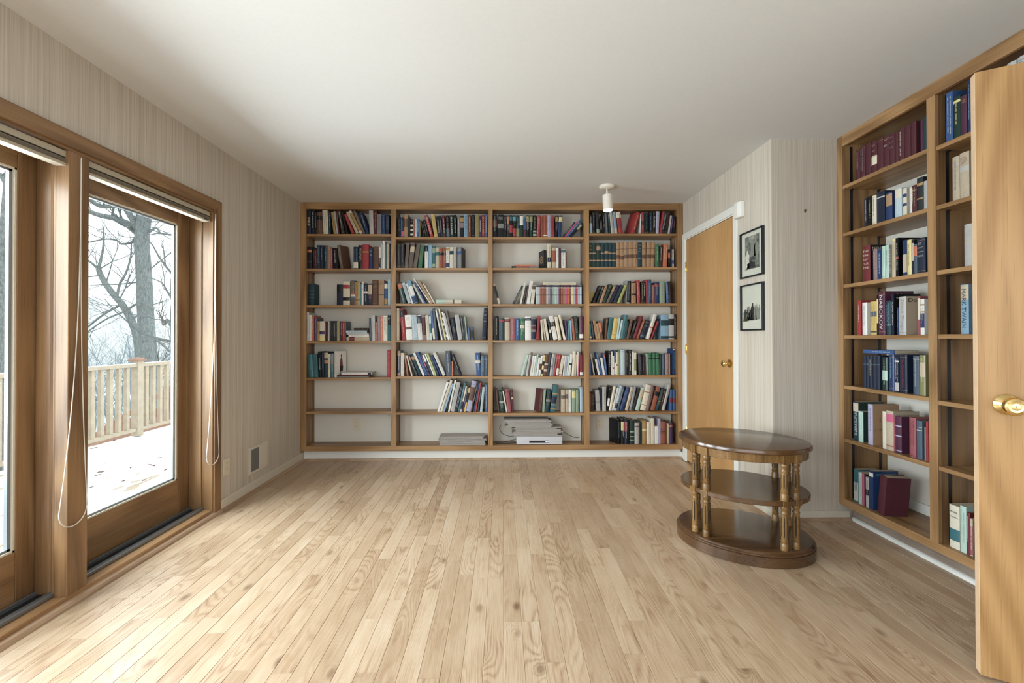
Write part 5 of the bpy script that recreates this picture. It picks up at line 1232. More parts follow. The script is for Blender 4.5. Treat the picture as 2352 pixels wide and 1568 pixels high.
for line in BACK.strip().splitlines():
    t = line.split(); bay, row = int(t[0]), int(t[1]); x, w_, h_, ln, sbk = map(float, t[2:7]); col, kind, yaw, tk = t[7], t[8], float(t[9]), t[10:]
    z0 = (SH[bay]+[.143])[row-1]
    d = min(max(.11, h_*.68), .168, BACK_D-sbk-.016)
    if yaw: d = min(d, .13)
    if x-w_/2 < BX[bay][0]+.016 or x+w_/2 > BX[bay][1]-.016 or abs(ln) > 4: d = min(d, .142-sbk)
    o = make_book(w_, h_, d, col, kind, tk)
    L = math.radians(ln); R = Matrix.Rotation(L, 4, 'Y') @ Matrix.Rotation(math.radians(-yaw), 4, 'Z')
    piv = Vector((w_/2 if ln >= 0 else -w_/2, 0, 0)); base = Vector((x+piv.x, YB+sbk+.003, z0+.0004))
    if abs(ln) < .1: piv = Vector((0, 0, 0)); base = Vector((x, YB+sbk+.003, z0+.0004))
    if yaw: base.y += abs(math.sin(math.radians(yaw)))*w_*.5
    o.matrix_world = Matrix.Translation(base - Matrix.Rotation(L, 4, 'Y') @ piv) @ R
    rows.setdefault(('b', bay, row), []).append(dict(o=o, c=col, k=kind, w=w_, h=h_, l=ln, t=tk, s=x))
for line in SIDE.strip().splitlines():
    t = line.split(); bay, row = int(t[0]), int(t[1]); y, w_, h_ = map(float, t[2:5]); col, kind, tk = t[5], t[6], t[7:]
    z0 = (SS[bay]+[.147])[row-1]; o = make_book(w_, h_, min(max(.12, h_*.66), .17), col, kind, tk)
    o.matrix_world = Matrix.Translation((XR+.03, y, z0+.0004)) @ Matrix.Rotation(-PI/2, 4, 'Z')
    rows.setdefault(('s', bay, row), []).append(dict(o=o, c=col, k=kind, w=w_, h=h_, l=0, t=tk))
label_rows()
for i, line in enumerate(FLAT.strip().splitlines()):
    t = line.split(); bay, row = int(t[0]), int(t[1]); x, z, w_, h_, sbk = map(float, t[2:7]); col, kind, tk = t[7], t[8], t[9:]
    tk = [(lambda q: q[0]+':%g:%g' % (1-float(q[2]), 1-float(q[1])) if q[0][:2] == 'b=' else ':'.join(q))(s.split(':')) for s in tk]
    big = (bay, row) == (1, 5)
    o = make_book(w_, h_, .155 if big else min(.13, h_*.7), col, kind, tk)
    o.matrix_world = Matrix.Translation((x+h_/2, YB+sbk+.004, z+w_/2+.0006)) @ Matrix.Rotation(-PI/2, 4, 'Y')
    d = describe(dict(c=col, k=kind, w=.02, h=.2, t=tk))
    where = {(3, 2): 'in a pile of two beside upright books', (2, 3): 'alone beside leaning books', (3, 3): 'on top of the striped paperback set', (1, 4): 'in a pile of five', (1, 5): 'in a flat pile beside upright books'}[(bay, row)]
    tag(o, f'{d[0]} lying flat {where}, {ORD[row-1]}, {SHORT[("b", bay)]}', 'book', f'flat books, {ORD[row-1]}, {SHORT[("b", bay)]}')
# books of the side case that do not stand spine out
o = make_book(.022, .205, .14, '2f5f9e', 'p', ['t=e9e7e0'])
yb_ = [r['o'].matrix_world.translation.y for r in rows[('s', 1, 5)]]; ht = max(r['h'] for r in rows[('s', 1, 5)][:7])
o.matrix_world = Matrix.Translation((XR+.036, yb_[0]+.012, .862+ht+.0124)) @ Matrix.Rotation(-PI/2, 4, 'Z') @ Matrix.Rotation(PI/2, 4, 'Y')
tag(o, 'blue paperback lying flat on top of the navy volumes in the side bookcase', 'book')
o = make_book(.052, .222, .125, '5e2030', 'h', [])
o.matrix_world = Matrix.Translation((XR+.022, 2.478, .1475)) @ Matrix.Rotation(math.radians(5.5), 4, 'X') @ Matrix.Rotation(math.radians(-97), 4, 'Z') @ Matrix.Translation((0, 0, .0035))
tag(o, 'thick maroon hardback standing alone at an angle on the lowest side shelf', 'book')
for j, (yy, hh) in enumerate(((1.862, .226), (1.822, .23), (1.784, .232))):
    o = make_book(.034, hh, .16, 'bdbcb8', 'h', []); o.matrix_world = Matrix.Translation((XR+.03, yy, 2.1139)) @ Matrix.Rotation(-PI/2, 4, 'Z')
    tag(o, ('light grey hardback seen over the top of the open door', 'second light grey hardback over the top of the open door', 'third light grey hardback above the open door edge')[j], 'book', 'grey books above the open door')
bpy.context.view_layer.update()
# ---------------------------------------------------------------- flush door and its white casing
d1 = struct(empty('door_1'), 'closed flush oak door in white casing')
box('door_leaf', XD-.002, XD+.035, DY0+.003, DY1-.003, .012, DZ-.003, M['doorleaf'], d1, bevel=.0015)
cw = .056
box('door_jamb', XD-.004, XD+.1, DY0-.012, DY0, 0, DZ+.012, M['white'], d1); box('door_jamb', XD-.004, XD+.1, DY1, DY1+.012, 0, DZ+.012, M['white'], d1); box('door_jamb', XD-.004, XD+.1, DY0, DY1, DZ, DZ+.012, M['white'], d1)
box('door_casing', XD-.016, XD, DY0-.008-cw, DY0-.008, 0, DZ+.008+cw, M['white'], d1, bevel=.003); box('door_casing', XD-.016, XD, DY1+.008, DY1+.008+cw, 0, DZ+.008+cw, M['white'], d1, bevel=.003)
box('door_casing', XD-.016, XD, DY0-.008, DY1+.008, DZ+.008, DZ+.008+cw, M['white'], d1, bevel=.003)
for z in (1.82, 1.055, .285):
    a = MB(); a.box(XD-.004, XD-.001, DY1-.012, DY1+.004, z-.044, z+.044); a.lathe([(.004, z-.046), (.005, z-.044), (.005, z+.044), (.004, z+.046)], 10, XD-.007, DY1-.003); obj('hinge', a, M['brass'], d1, smooth=True)
def knob(parent, base, nrm_axis_matrix, prof, keyed):
    a = MB().lathe(prof, 28); o = obj('knob', a, M['brass'], parent, smooth=True); o.matrix_world = nrm_axis_matrix; return o
kp = [(.0, 0), (.026, 0), (.031, .003), (.03, .007), (.02, .010), (.012, .014), (.011, .028), (.016, .033), (.024, .041), (.0265, .05), (.024, .058), (.016, .064), (.008, .066), (0, .066)]
knob(d1, None, Matrix.Translation((XD-.002, 3.275, .965)) @ Matrix.Rotation(-PI/2, 4, 'Y'), kp, 0)
# open door nearest the camera
u = Vector((.861, -.508, 0)).normalized(); nb_ = Vector((.508, .861, 0)).normalized()
d2 = struct(empty('door_2', (1.638, 1.474, .012), math.atan2(u.y, u.x)), 'open oak door with brass knob beside the side bookcase')
dh = 2.071
lf = MB().box(0, .80, 0, .035, 0, dh); lfo = obj('door_leaf', lf, M['dooropen'], d2)
box('edge_strip', -.0012, 0, .0015, .0335, 0.002, dh-.002, M['dooredge'], d2)
def onleaf(px, py):
    d = unpix(px, py); n = Vector((u.y, -u.x, 0)); p0 = Vector((1.638, 1.474, 0)); k = (p0-Vector((0, 0, H))).dot(n)/d.dot(n); p = Vector((0, 0, H))+d*k
    return (p-p0).dot(u), p.z-.012
ku, kz = onleaf(2300, 928)
kp2 = [(0, 0), (.033, 0), (.0345, .003), (.031, .008), (.018, .012), (.013, .018), (.013, .03), (.02, .036), (.0285, .046), (.030, .056), (.026, .064), (.019, .067), (.0185, .066), (.012, .0655), (.0115, .0675), (.006, .068), (0, .068)]
k_ = obj('knob', MB().lathe(kp2, 36), M['brass'], d2, smooth=True); k_.location = (ku+.012, 0, kz); k_.rotation_euler = (PI/2, 0, 0)
ks = box('key_slot', -.001, .001, -.0045, .0045, .0675, .0685, M['dark'], k_)
# ---------------------------------------------------------------- wall fittings
def outlet(loc, rz, label, cat='outlet'):
    e = empty('wall_outlet', loc, rz); tag(e, label, cat, 'wall outlets')
    box('cover_plate', -.035, .035, -.006, 0, -.057, .057, M['almond'], e, bevel=.002)
    for s in (-.02, .02):
        a = MB(); a.prism([(.0155*math.cos(q), s+max(-.0125, min(.0125, .0155*math.sin(q)))) for q in [2*PI*i/20 for i in range(20)]], -.0075, -.006, 'y'); r = obj('receptacle', a, M['almond'], e)
        for dx, hh in ((-.006, .0045), (.006, .0035)): box('slot', dx-.001, dx+.001, -.0079, -.0075, s+.001-hh+.004, s+.001+hh+.004, M['dark'], r)
        box('slot', -.0018, .0018, -.0079, -.0075, s-.0085, s-.005, M['dark'], r)
    obj('screw', MB().lathe([(.003, -.0072), (.003, -.006)], 10, axis='y'), M['almond'], e)
    return e
outlet((-1.427, YW-.0065, .31), 0, 'almond outlet on the back panel of the lowest window-side bay')
outlet((.966, YW-.0065, .307), 0, 'almond outlet on back panel beside the lowest books near the door')
outlet((XL+.0005, 3.024, .283), PI/2, 'almond outlet low on the papered wall next to the patio door')
v = tag(empty('air_vent', (XL, 3.42, .237)), 'square return-air vent low on the papered wall near the bookcase', 'vent')
box('vent_frame', 0, .006, -.128, .128, -.102, .102, M['cream'], v, bevel=.003)
box('vent_damper', .004, .009, .0, .1, -.083, .083, M['cream'], v, bevel=.002)
box('vent_opening', .004, .0075, -.105, -.005, -.083, .083, M['ventgrey'], v)
lv = MB()
for i in range(22): box('vent_fin', .0055, .0095, -.103+i*.0046, -.1015+i*.0046, -.081, .081, M['ventgrey'], v)
sn = tag(empty('motion_sensor', (XD, 3.112, 2.08)), 'white motion sensor above the framed prints next to the door', 'sensor')
a = MB(); a.prism([(0, -.05), (-.03, -.046), (-.042, -.02), (-.042, .02), (-.03, .046), (0, .05)], -.056, .056); obj('sensor_body', a, M['white'], sn, bevel=.006)
box('sensor_lens', -.0435, -.041, -.018, .018, -.03, .02, M['lampwhite'], sn, bevel=.002); box('sensor_light', -.0435, -.0425, .005, .008, -.04, -.037, M['dark'], sn)
nl = tag(empty('wall_nail', (1.945, YJ-.001, 1.977)), 'small dark picture hook left on the jog wall', 'hook')
obj('nail_pin', MB().lathe([(.0015, -.012), (.0015, 0)], 8, axis='y').lathe([(.004, -.014), (.004, -.012)], 8, axis='y'), M['dark'], nl); box('hook_plate', -.004, .004, -.003, 0, -.012, .008, M['brass'], nl)
# ---------------------------------------------------------------- framed prints
def framed(y0, y1, z0, z1, label, prt, fig, seed):
    e = tag(empty('framed_print', (XD, (y0+y1)/2, (z0+z1)/2)), label, 'picture', 'framed prints beside the door'); W, Hh = (y1-y0)/2, (z1-z0)/2; f = .011; d = .018
    for a_, b_, c_, d_ in ((-W, W, -Hh, -Hh+f), (-W, W, Hh-f, Hh), (-W, -W+f, -Hh+f, Hh-f), (W-f, W, -Hh+f, Hh-f)): box('frame_side', -d, -.001, a_, b_, c_, d_, M['frameblack'], e, bevel=.0015)
    box('print_paper', -.006, -.001, -W+f, W-f, -Hh+f, Hh-f, M['mat'], e)
    py0, py1, pz0, pz1, mt = prt
    if mt: box('etched_field', -.0066, -.006, py0, py1, pz0, pz1, M[mt], e)
    r = random.Random(seed)
    for (cy, cz, hh, ww, ik) in fig:   # generic standing figures drawn in flat ink
        pts = [(cy-ww/2*1.1, cz), (cy-ww*.42, cz+hh*.45), (cy-ww*.5, cz+hh*.72), (cy-ww*.2, cz+hh*.82), (cy-ww*.16, cz+hh*.95), (cy, cz+hh), (cy+ww*.16, cz+hh*.95), (cy+ww*.2, cz+hh*.82), (cy+ww*.5, cz+hh*.7), (cy+ww*.45, cz+hh*.4), (cy+ww*.6, cz)]
        obj('inked_figure', MB().prism([(p+r.uniform(-.003, .003), q) for p, q in pts], -.0072, -.0066, 'x'), M[ik], e)
    box('picture_glass', -.0105, -.0095, -W+f*.6, W-f*.6, -Hh+f*.6, Hh-f*.6, M['glass'], e)
    box('hanging_loop', -.004, -.001, -W-.006, -W, -.01, 0.0, M['brass'], e)
framed(2.834, 3.108, 1.58, 1.903, 'black framed grey etching hung higher beside the door', (-.085, .085, -.105, .125, 'etch'), [(-.012, -.02, .12, .06, 'inkgrey'), (.055, -.10, .13, .05, 'mat'), (-.05, -.02, .1, .05, 'inkgrey'), (.01, -.1, .05, .1, 'ink')], 3)
framed(2.836, 3.108, 1.21, 1.533, 'black framed ink sketch of a standing group, hung below the etching', (-.09, .09, -.09, .03, None), [(.085, -.095, .085, .045, 'ink'), (.06, -.095, .1, .03, 'inkgrey'), (.04, -.09, .10, .04, 'inkgrey'), (.018, -.09, .075, .05, 'ink'), (-.005, -.09, .12, .04, 'ink'), (-.035, -.09, .105, .03, 'inkgrey'), (-.055, -.088, .11, .028, 'inkgrey'), (-.08, -.085, .1, .02, 'inkgrey')], 8)
# ---------------------------------------------------------------- ceiling spot
sp_ = tag(empty('ceiling_spotlight', (.887, 3.65, CE)), 'white cylinder spotlight hanging lit below the ceiling', 'light')
obj('canopy', MB().lathe([(0, 0), (.064, 0), (.066, -.006), (.06, -.016), (.042, -.024), (.0, -.026)], 28), M['lampwhite'], sp_, smooth=True)
for s in (-1, 1): obj('canopy_screw', MB().lathe([(.004, -.03), (.004, -.018)], 8, s*.035, -.01), M['brass'], sp_)
obj('stem', MB().tube([(0, 0, -.024), (0, 0, -.045)], .006, 10).box(-.007, .007, -.002, .002, -.085, -.04), M['lampwhite'], sp_)
cy_ = obj('lamp_cylinder', MB().lathe([(0, -.079), (.036, -.079), (.0405, -.084), (.0405, -.212), (.038, -.212), (.0375, -.1), (0, -.098)], 32), M['lampwhite'], sp_, smooth=True)
cy_.rotation_euler = (math.radians(-5), math.radians(-1), 0)
bl_ = obj('bulb_face', MB().lathe([(0, -.2115), (.025, -.209), (.036, -.203), (.037, -.198), (0, -.197)], 28), M['bulb'], cy_, smooth=True)
ls = bpy.data.lights.new('spot_bulb', 'SPOT'); ls.energy = 14; ls.color = (1, .84, .6); ls.spot_size = math.radians(95); ls.spot_blend = .6; ls.shadow_soft_size = .03
lo = bpy.data.objects.new('spot_bulb', ls); C.objects.link(lo); lo.location = (.889, 3.63, CE-.224); lo.rotation_euler = (math.radians(-5), 0, 0)
# ---------------------------------------------------------------- oval table
tb = tag(empty('side_table', (1.3708, 2.4749, 0), -.4627), 'brown oval three-tier side table with fluted column legs', 'table')
def oval(name, prof, a, b, mat, par=tb, n=72, smooth=True):
    mb = MB(); vs = []
    for off, z in prof:
        for j in range(n): q = 2*PI*j/n; vs.append(((a+off)*math.cos(q), (b+off)*math.sin(q), z))
    k = len(prof); fs = [(i*n+j, i*n+(j+1) % n, (i+1)*n+(j+1) % n, (i+1)*n+j) for i in range(k-1) for j in range(n)]+[tuple(range(n))[::-1], tuple(range((k-1)*n, k*n))]
    return obj(name, mb.add(vs, fs), mat, par, smooth=smooth)
ZT, ZM, ZB = .5915, .3305, .078
oval('tabletop', [(-.004, ZT-.026), (0, ZT-.022), (0, ZT-.005), (-.003, ZT-.001), (-.006, ZT)], .3364, .2692, M['table'])
oval('apron', [(-.022, ZT-.072), (-.018, ZT-.07), (-.016, ZT-.026), (-.016, ZT-.0255)], .3364, .2692, M['tablecarve'])
oval('middle_shelf', [(-.004, ZM-.026), (0, ZM-.023), (0, ZM-.004), (-.004, ZM)], .3256, .2634, M['table'])
oval('plinth', [(0, 0), (.004, .003), (.004, .052), (-.001, .056)], .346, .284, M['table'])
oval('plinth_moulding', [(.0, .056), (.003, .058), (.003, .064), (-.004, .067), (-.006, .07), (-.003, .072), (-.008, .077), (-.013, ZB)], .346, .284, M['table'])
colm = None
def fl(i, z, j, n):
    return 1
def column(z0, z1):
    h = z1-z0; P = []
    def r(t):
        return t
    prof = [(0, 0), (.0185, 0), (.0185, .03), (.0165, .033), (.0165, .04), (.0185, .043), (.0185, .047), (.0155, .05)]
    nsh = 12; a0, a1 = .058, h-.05
    for i in range(nsh+1):
        t = i/nsh; prof.append((.0158+.0022*math.sin(PI*t)**.6 if 0 < t < 1 else .0158, a0+(a1-a0)*t))
    prof += [(.0155, h-.045), (.018, h-.042), (.018, h-.037), (.0155, h-.034), (.015, h-.022), (.0185, h-.016), (.0185, h-.008), (.016, h-.002), (.016, h), (0, h)]
    n = 56
    def flute(i, z, j, nn):
        t = (z-z0-a0)/(a1-a0)
        return .80 if (.06 < t < .94 and j % 8 in (0, 1)) else 1
    return MB().lathe([(r_, z0+z) for r_, z in prof], n, flute=flute)
def glaze(me, z_lo, z_hi):
    me.materials.append(M['glaze'])
    for p in me.polygons:
        v = [me.vertices[i].co for i in p.vertices]
        if len(v) == 4 and sum(math.hypot(q.x, q.y) < .01485 for q in v) >= 2 and p.area < 3e-4 and z_lo+.055 < p.center.z < z_hi-.045: p.material_index = 1
cl_lo = column(ZB, ZM-.026).mesh('column', M['tablecarve'], True); cl_hi = column(ZM, ZT-.072).mesh('column', M['tablecarve'], True)
fixn(cl_lo); fixn(cl_hi); glaze(cl_lo, ZB, ZM-.026); glaze(cl_hi, ZM, ZT-.072)
for sx, sy, (x0, y0) in [(sx, sy, p) for sx in (-1, 1) for sy in (-1, 1) for p in ((.2396, .1547), (.1834, .1983))]:
    ang = math.atan2(sy*y0/.27**2, sx*x0/.336**2)
    for me_ in (cl_lo, cl_hi): o = link('column', me_, tb); o.location = (sx*x0, sy*y0, 0)
    for z0, z1 in ((ZT-.073, ZT-.0265), (ZM-.029, ZM+.0)):
        b = MB().box(-.022, .02, -.0195, .0195, z0, z1); o = obj('corner_block', b, M['tablecarve'], tb, bevel=.0015); o.location = (sx*x0, sy*y0, 0); o.rotation_euler.z = ang
# ---------------------------------------------------------------- disc player, cables, newspapers, folder
dv = tag(empty('disc_player', (.3545, YB+.022, .1434)), 'silver disc and tape player under the pile of newspapers', 'player')
box('player_body', -.2175, .2175, 0, .15, .004, .077, M['silver'], dv, bevel=.003); box('front_panel', -.2175, .2175, -.004, 0, .004, .077, M['silver'], dv, bevel=.0015)
box('tray_door', -.205, -.075, -.0055, -.004, .05, .07, M['silver'], dv, bevel=.0008); box('tape_flap', -.07, .17, -.0055, -.004, .05, .07, M['silver'], dv, bevel=.0008)
ds = box('display_window', -.097, .092, -.0055, -.004, .018, .04, M['blackplastic'], dv, bevel=.0008)
for i, xx in enumerate((.058, .068, .078)): box('display_digit', xx, xx+.007, -.006, -.0055, .023, .034, M['vfd'], ds)
for i in range(6): obj('button', MB().lathe([(.0055, -.007), (.006, -.004)], 14, .112+i*.018, .029, axis='y'), M['silver'], dv)
box('button', .175, .205, -.006, -.004, .052, .068, M['silver'], dv, bevel=.001)
for xx in (-.19, -.165, -.14): obj('button', MB().lathe([(.004, -.006), (.0045, -.004)], 12, xx, .03, axis='y'), M['silver'], dv)
for s in (-.19, .19): box('rubber_foot', s-.012, s+.012, .01, .03, 0, .004, M['dark'], dv)
def cable(pts, label, r=.0022, grp='player cables'):
    o = obj('cable', MB().tube(pts, r, 6), M['cable'], smooth=True); tag(o, label, 'cable', grp)
def sm(P, n=8):
    P = [Vector(p) for p in P]; out = []
    for i in range(len(P)-1):
        a, b, c, d = P[max(i-1, 0)], P[i], P[i+1], P[min(i+2, len(P)-1)]
        for k in range(n):
            t = k/n; out.append(.5*((2*b)+(c-a)*t+(2*a-5*b+4*c-d)*t*t+(3*b-a-3*c+d)*t**3))
    return out+[P[-1]]
cable(sm([(.575, YB+.14, .255), (.60, YB+.15, .24), (.66, YB+.16, .20), (.71, YB+.165, .178), (.755, YB+.16, .176)]), 'thin black cable running from the player to the back corner')
cable(sm([(.14, YB+.12, .2), (.06, YB+.14, .2), (.0, YB+.13, .23), (-.025, YB+.12, .28), (-.01, YB+.11, .315)]), 'black cable looping up behind the left end of the newspaper pile')
cable(sm([(.135, YB+.05, .16), (.06, YB+.04, .152), (.01, YB+.05, .15), (-.06, YB+.06, .148)]), 'black power cable lying on the lowest shelf left of the player', .003)
cable(sm([(.135, YB+.1, .175), (.05, YB+.08, .165), (.03, YB+.06, .16), (-.02, YB+.09, .15), (-.07, YB+.1, .149)]), 'tangled black cable behind the power cable left of the player', .0025)
nrng = random.Random(3)
def newspaper(w_, d_, t_, fold, seed):
    """folded paper: sheets of uneven edges, rounded fold on one end"""
    r = random.Random(seed); mb = MB(); layers = max(3, int(t_/.003)); nx = 9
    for l in range(layers):
        z0 = t_*l/layers; z1 = t_*(l+.86)/layers; ox = r.uniform(-.006, .006); fy = r.uniform(-.004, .004); vs = []
        wave = [r.uniform(-.0012, .0012) for _ in range(nx+1)]
        for zz in (z0, z1):
            for j in (0, 1):
                for i in range(nx+1):
                    t = i/nx; ins = .003*abs(l-layers/2)/layers if fold < 0 and i == 0 or fold > 0 and i == nx else 0
                    vs.append((-w_/2+ox+w_*t+(ins if i == 0 else -ins), (fy+wave[i]*1.5) if j == 0 else d_+fy, zz+wave[i]*(.4 if zz == z1 else .4)))
        n1 = nx+1; fs = []
        for i in range(nx):
            fs += [(i, n1+i, n1+i+1, i+1), (2*n1+i, 2*n1+i+1, 3*n1+i+1, 3*n1+i), (i, i+1, 2*n1+i+1, 2*n1+i), (n1+i, 3*n1+i, 3*n1+i+1, n1+i+1)]
        fs += [(0, 2*n1, 3*n1, n1), (nx, n1+nx, 3*n1+nx, 2*n1+nx)]
        mb.add(vs, fs)
    return mb
def paper_stack(cx, z, n, w_, grp, labels, spread):
    for i in range(n):
        t_ = nrng.uniform(.013, .02) if n > 5 else nrng.uniform(.024, .032)
        mb = newspaper(w_*nrng.uniform(.9, 1.02), .13, t_*.62, nrng.choice((-1, 1)), i+n*7)
        e = tag(empty('folded_newspaper', (cx+nrng.uniform(-spread, spread), YB+.018+nrng.uniform(0, .008), z+.0003), nrng.uniform(-.012, .012)), labels(i), 'newspaper', grp)
        inner = obj('inner_sheets', mb, M['news'], e)
        # outer sheet wrapping the fold
        s = nrng.choice((-1, 1)); W = w_/2*.98; prof = [(-s*W, t_*.64)]+[(s*(W-.004)+s*.008*math.sin(q), t_*.36-t_*.36*math.cos(q)*-1*-1) for q in [PI*k/8 for k in range(9)]][::-1]
        P = [(-s*W*.97, t_*.66), (-s*W*.3, t_*.70), (s*W*.4, t_*.66), (s*(W-.006), t_*.64)]
        Q = MB(); top = [(x_, 0, z_) for x_, z_ in P]; vs = []
        for x_, z_ in P: vs += [(x_, -.003, z_), (x_, .132, z_), (x_, -.003, z_+.0012), (x_, .132, z_+.0012)]
        fs = []
        for k in range(len(P)-1):
            a_ = 4*k; b_ = a_+4; fs += [(a_, a_+1, b_+1, b_), (a_+2, b_+2, b_+3, a_+3), (a_, b_, b_+2, a_+2), (a_+1, a_+3, b_+3, b_+1)]
        fs += [(0, 2, 3, 1), (4*len(P)-4, 4*len(P)-3, 4*len(P)-1, 4*len(P)-2)]
        obj('front_page', Q.add(vs, fs), M['news'], e)
        z += t_*.74
    return z
z_ = paper_stack(-.378, .1434, 4, .45, 'newspapers at the foot of the second bay', lambda i: f'{("lowest", "second", "third", "topmost")[i]} grey folded newspaper of the low pile in the second bay', .008)
z_ = paper_stack(.33, .2212, 7, .46, 'newspapers piled on the player', lambda i: f'{NUM[i]} grey folded newspaper from the bottom of the tall pile on the player', .022)
z_ = paper_stack(.25, z_+.001, 6, .45, 'newspapers piled on the player', lambda i: f'{NUM[i+7]} grey folded newspaper from the bottom of the tall pile on the player', .022)
fo = tag(empty('card_folder', (.897, YW-.040, 1.4864), 0), 'pale yellow card folder leaning on the back panel beside dark books', 'folder')
fo.rotation_euler.x = math.radians(-8)
box('folder_back', -.033, .036, .003, .0045, 0, .13, M['foldercard'] if 'foldercard' in M else plain('manila_card', 'd9c98c', .8), fo); box('folder_front', -.033, .036, 0, .0015, 0, .122, plain('manila_card_front', 'd2c083', .8), fo)
rb = obj('ribbon_marker', MB().tube(sm([(-1.752, YB+.012, 2.1435), (-1.756, YB+.001, 2.1425), (-1.757, YB-.001, 2.13), (-1.759, YB-.002, 2.115), (-1.766, YB-.002, 2.108)]), .0017, 6), M['cable'], smooth=True)
tag(rb, 'black ribbon hanging over the edge of the top window-side shelf', 'ribbon')
# ---------------------------------------------------------------- outside: deck, railing, stair, trees
DZk = -.1; RX = -4.7
struct(box('deck', RX-.12, -2.06, -4, 12, DZk-.2, DZk-.04, M['cedar'], kind='structure'))
sv = MB(); nx, ny = 110, 220; r5 = random.Random(9)
from mathutils import noise as mn
for j in range(ny+1):
    for i in range(nx+1):
        x_ = -2.07+(RX-.1+2.07)*i/nx; y_ = -1+11*j/ny; q = mn.noise(Vector((x_*1.7, y_*1.7, 0)))*.5+mn.noise(Vector((x_*6, y_*6, 3)))*.25
        thin = max(0, min(1, (4.7-y_+.8*mn.noise(Vector((x_*1.1, y_*.8, 7))))/1.1)); q2 = mn.noise(Vector((x_*9, y_*1.6, 5)))+.5*mn.noise(Vector((x_*22, y_*6, 2)))
        sv.v.append((x_, y_, DZk-.004+q*.008-thin*(.003+.05*max(0, q2-.12))))
sv.f = [(j*(nx+1)+i, (j+1)*(nx+1)+i, (j+1)*(nx+1)+i+1, j*(nx+1)+i+1) for j in range(ny) for i in range(nx)]
so = obj('snow', sv, M['snow'], smooth=True, kind='stuff'); so['label'] = 'thin layer of snow covering the deck boards'
dk_ = bpy.data.objects['deck']
for k in range(19):
    xa = RX-.1+k*.1425; box('plank', xa+.004, min(xa+.1385, -2.062), -1, 10.2, DZk-.0399, DZk-.014, M['cedar'], dk_)
for k in range(13):
    px, py = [(262, 1012), (240, 1065), (345, 1068), (230, 1085), (226, 1092), (300, 1075), (352, 1070), (215, 1030), (366, 1052), (330, 1104), (285, 1105), (210, 1120), (380, 1080)][k]
    p = atZ(px, py, DZk+.008); s = r5.uniform(.018, .04); a = MB(); ang = r5.uniform(0, 6)
    q = [(-s, 0, 0), (-s*.3, s*.45, .008), (s*.5, s*.35, .004), (s*1.2, 0, .012), (s*.5, -s*.4, .003), (-s*.3, -s*.45, .006)]
    q = [Vector((x_*math.cos(ang)-y_*math.sin(ang), x_*math.sin(ang)+y_*math.cos(ang), z)) for x_, y_, z in q]
    a.add(q+[v+Vector((0, 0, .002)) for v in q], [(0,1,2,3,4,5), (11,10,9,8,7,6)]+[(i, (i+1) % 6, 6+(i+1) % 6, 6+i) for i in range(6)])
    o = obj('dead_leaf', a, M['leaf']); o.location = p; tag(o, 'small brown fallen leaf lying on the snowy deck', 'leaf', 'fallen leaves on the deck')
rl = tag(empty('deck_railing', (RX, 5, DZk)), 'weathered cedar railing with square balusters along the snowy deck', 'railing')
def rb_(n, x0, x1, y0, y1, z0, z1, par=rl, mt='cedar', bev=.004): return box(n, x0-RX, x1-RX, y0-5, y1-5, z0-DZk, z1-DZk, M[mt], par, bevel=bev)
PY = [2.95, 5.692, 8.43]
edges = [.5]+PY+[10.2]
for i in range(len(edges)-1):
    a, b = edges[i]+.045, edges[i+1]-.045
    rb_('top_rail', RX-.03, RX+.035, a, b, .79, .83); rb_('snow_ridge', RX-.026, RX+.03, a, b, .83, .838, rl, 'snow'); rb_('bottom_rail', RX-.03, RX+.03, a, b, -.035, .005)
for y_ in PY:
    p_ = rb_('post', RX-.045, RX+.045, y_-.045, y_+.045, -.094, .865)
    cp = MB(); s = .07; cp.add([(-s, -s, 0), (s, -s, 0), (s, s, 0), (-s, s, 0), (-s, -s, .018), (s, -s, .018), (s, s, .018), (-s, s, .018), (0, 0, .055)], [(0,3,2,1), (0,1,5,4), (1,2,6,5), (2,3,7,6), (3,0,4,7), (4,5,8), (5,6,8), (6,7,8), (7,4,8)])
    c_ = obj('post_cap', cp, M['cedarred'], p_); c_.location = (0, y_-5, .865-DZk)
bm_ = MB().box(-.021, .021, -.021, .021, .005, .79).mesh('baluster', M['cedar']); fixn(bm_)
y_ = 3.1
for seg in range(2):
    y_ = PY[seg]+.135
    while y_ < PY[seg+1]-.07:
        o = link('baluster', bm_, rl); o.location = (0, y_-5, -DZk); y_ += .1165
# a second opening run of balusters in front of the near post
y_ = .7
while y_ < 2.88:
    o = link('baluster', bm_, rl); o.location = (0, y_-5, -DZk); y_ += .1165
st = tag(empty('deck_stair', (-6, 7, 0)), 'reddish stair stringers and rail climbing behind the deck railing', 'stair')
def beam(n, pa, pb, Y0, Y1, w_, t_):
    a_, b_ = atY(*pa, Y0), atY(*pb, Y1); d_ = (b_-a_).normalized(); s_ = d_.cross(Vector((0, 0, 1))).normalized(); up_ = s_.cross(d_)
    vs = [p+s_*(i*t_/2)+up_*(j*w_/2) for p in (a_, b_) for i, j in ((-1, -1), (1, -1), (1, 1), (-1, 1))]; vs = [v_-Vector((-6, 7, 0)) for v_ in vs]
    return obj(n, MB().add(vs, [(3,2,1,0), (4,5,6,7), (0,1,5,4), (1,2,6,5), (2,3,7,6), (3,0,4,7)]), M['cedarred'], st)
beam('stringer', (150, 1070), (415, 955), 6.4, 7.6, .26, .05); beam('stringer', (150, 1035), (420, 925), 7.4, 8.6, .2, .05)
beam('stair_rail', (240, 985), (420, 872), 7.2, 8.4, .09, .04)
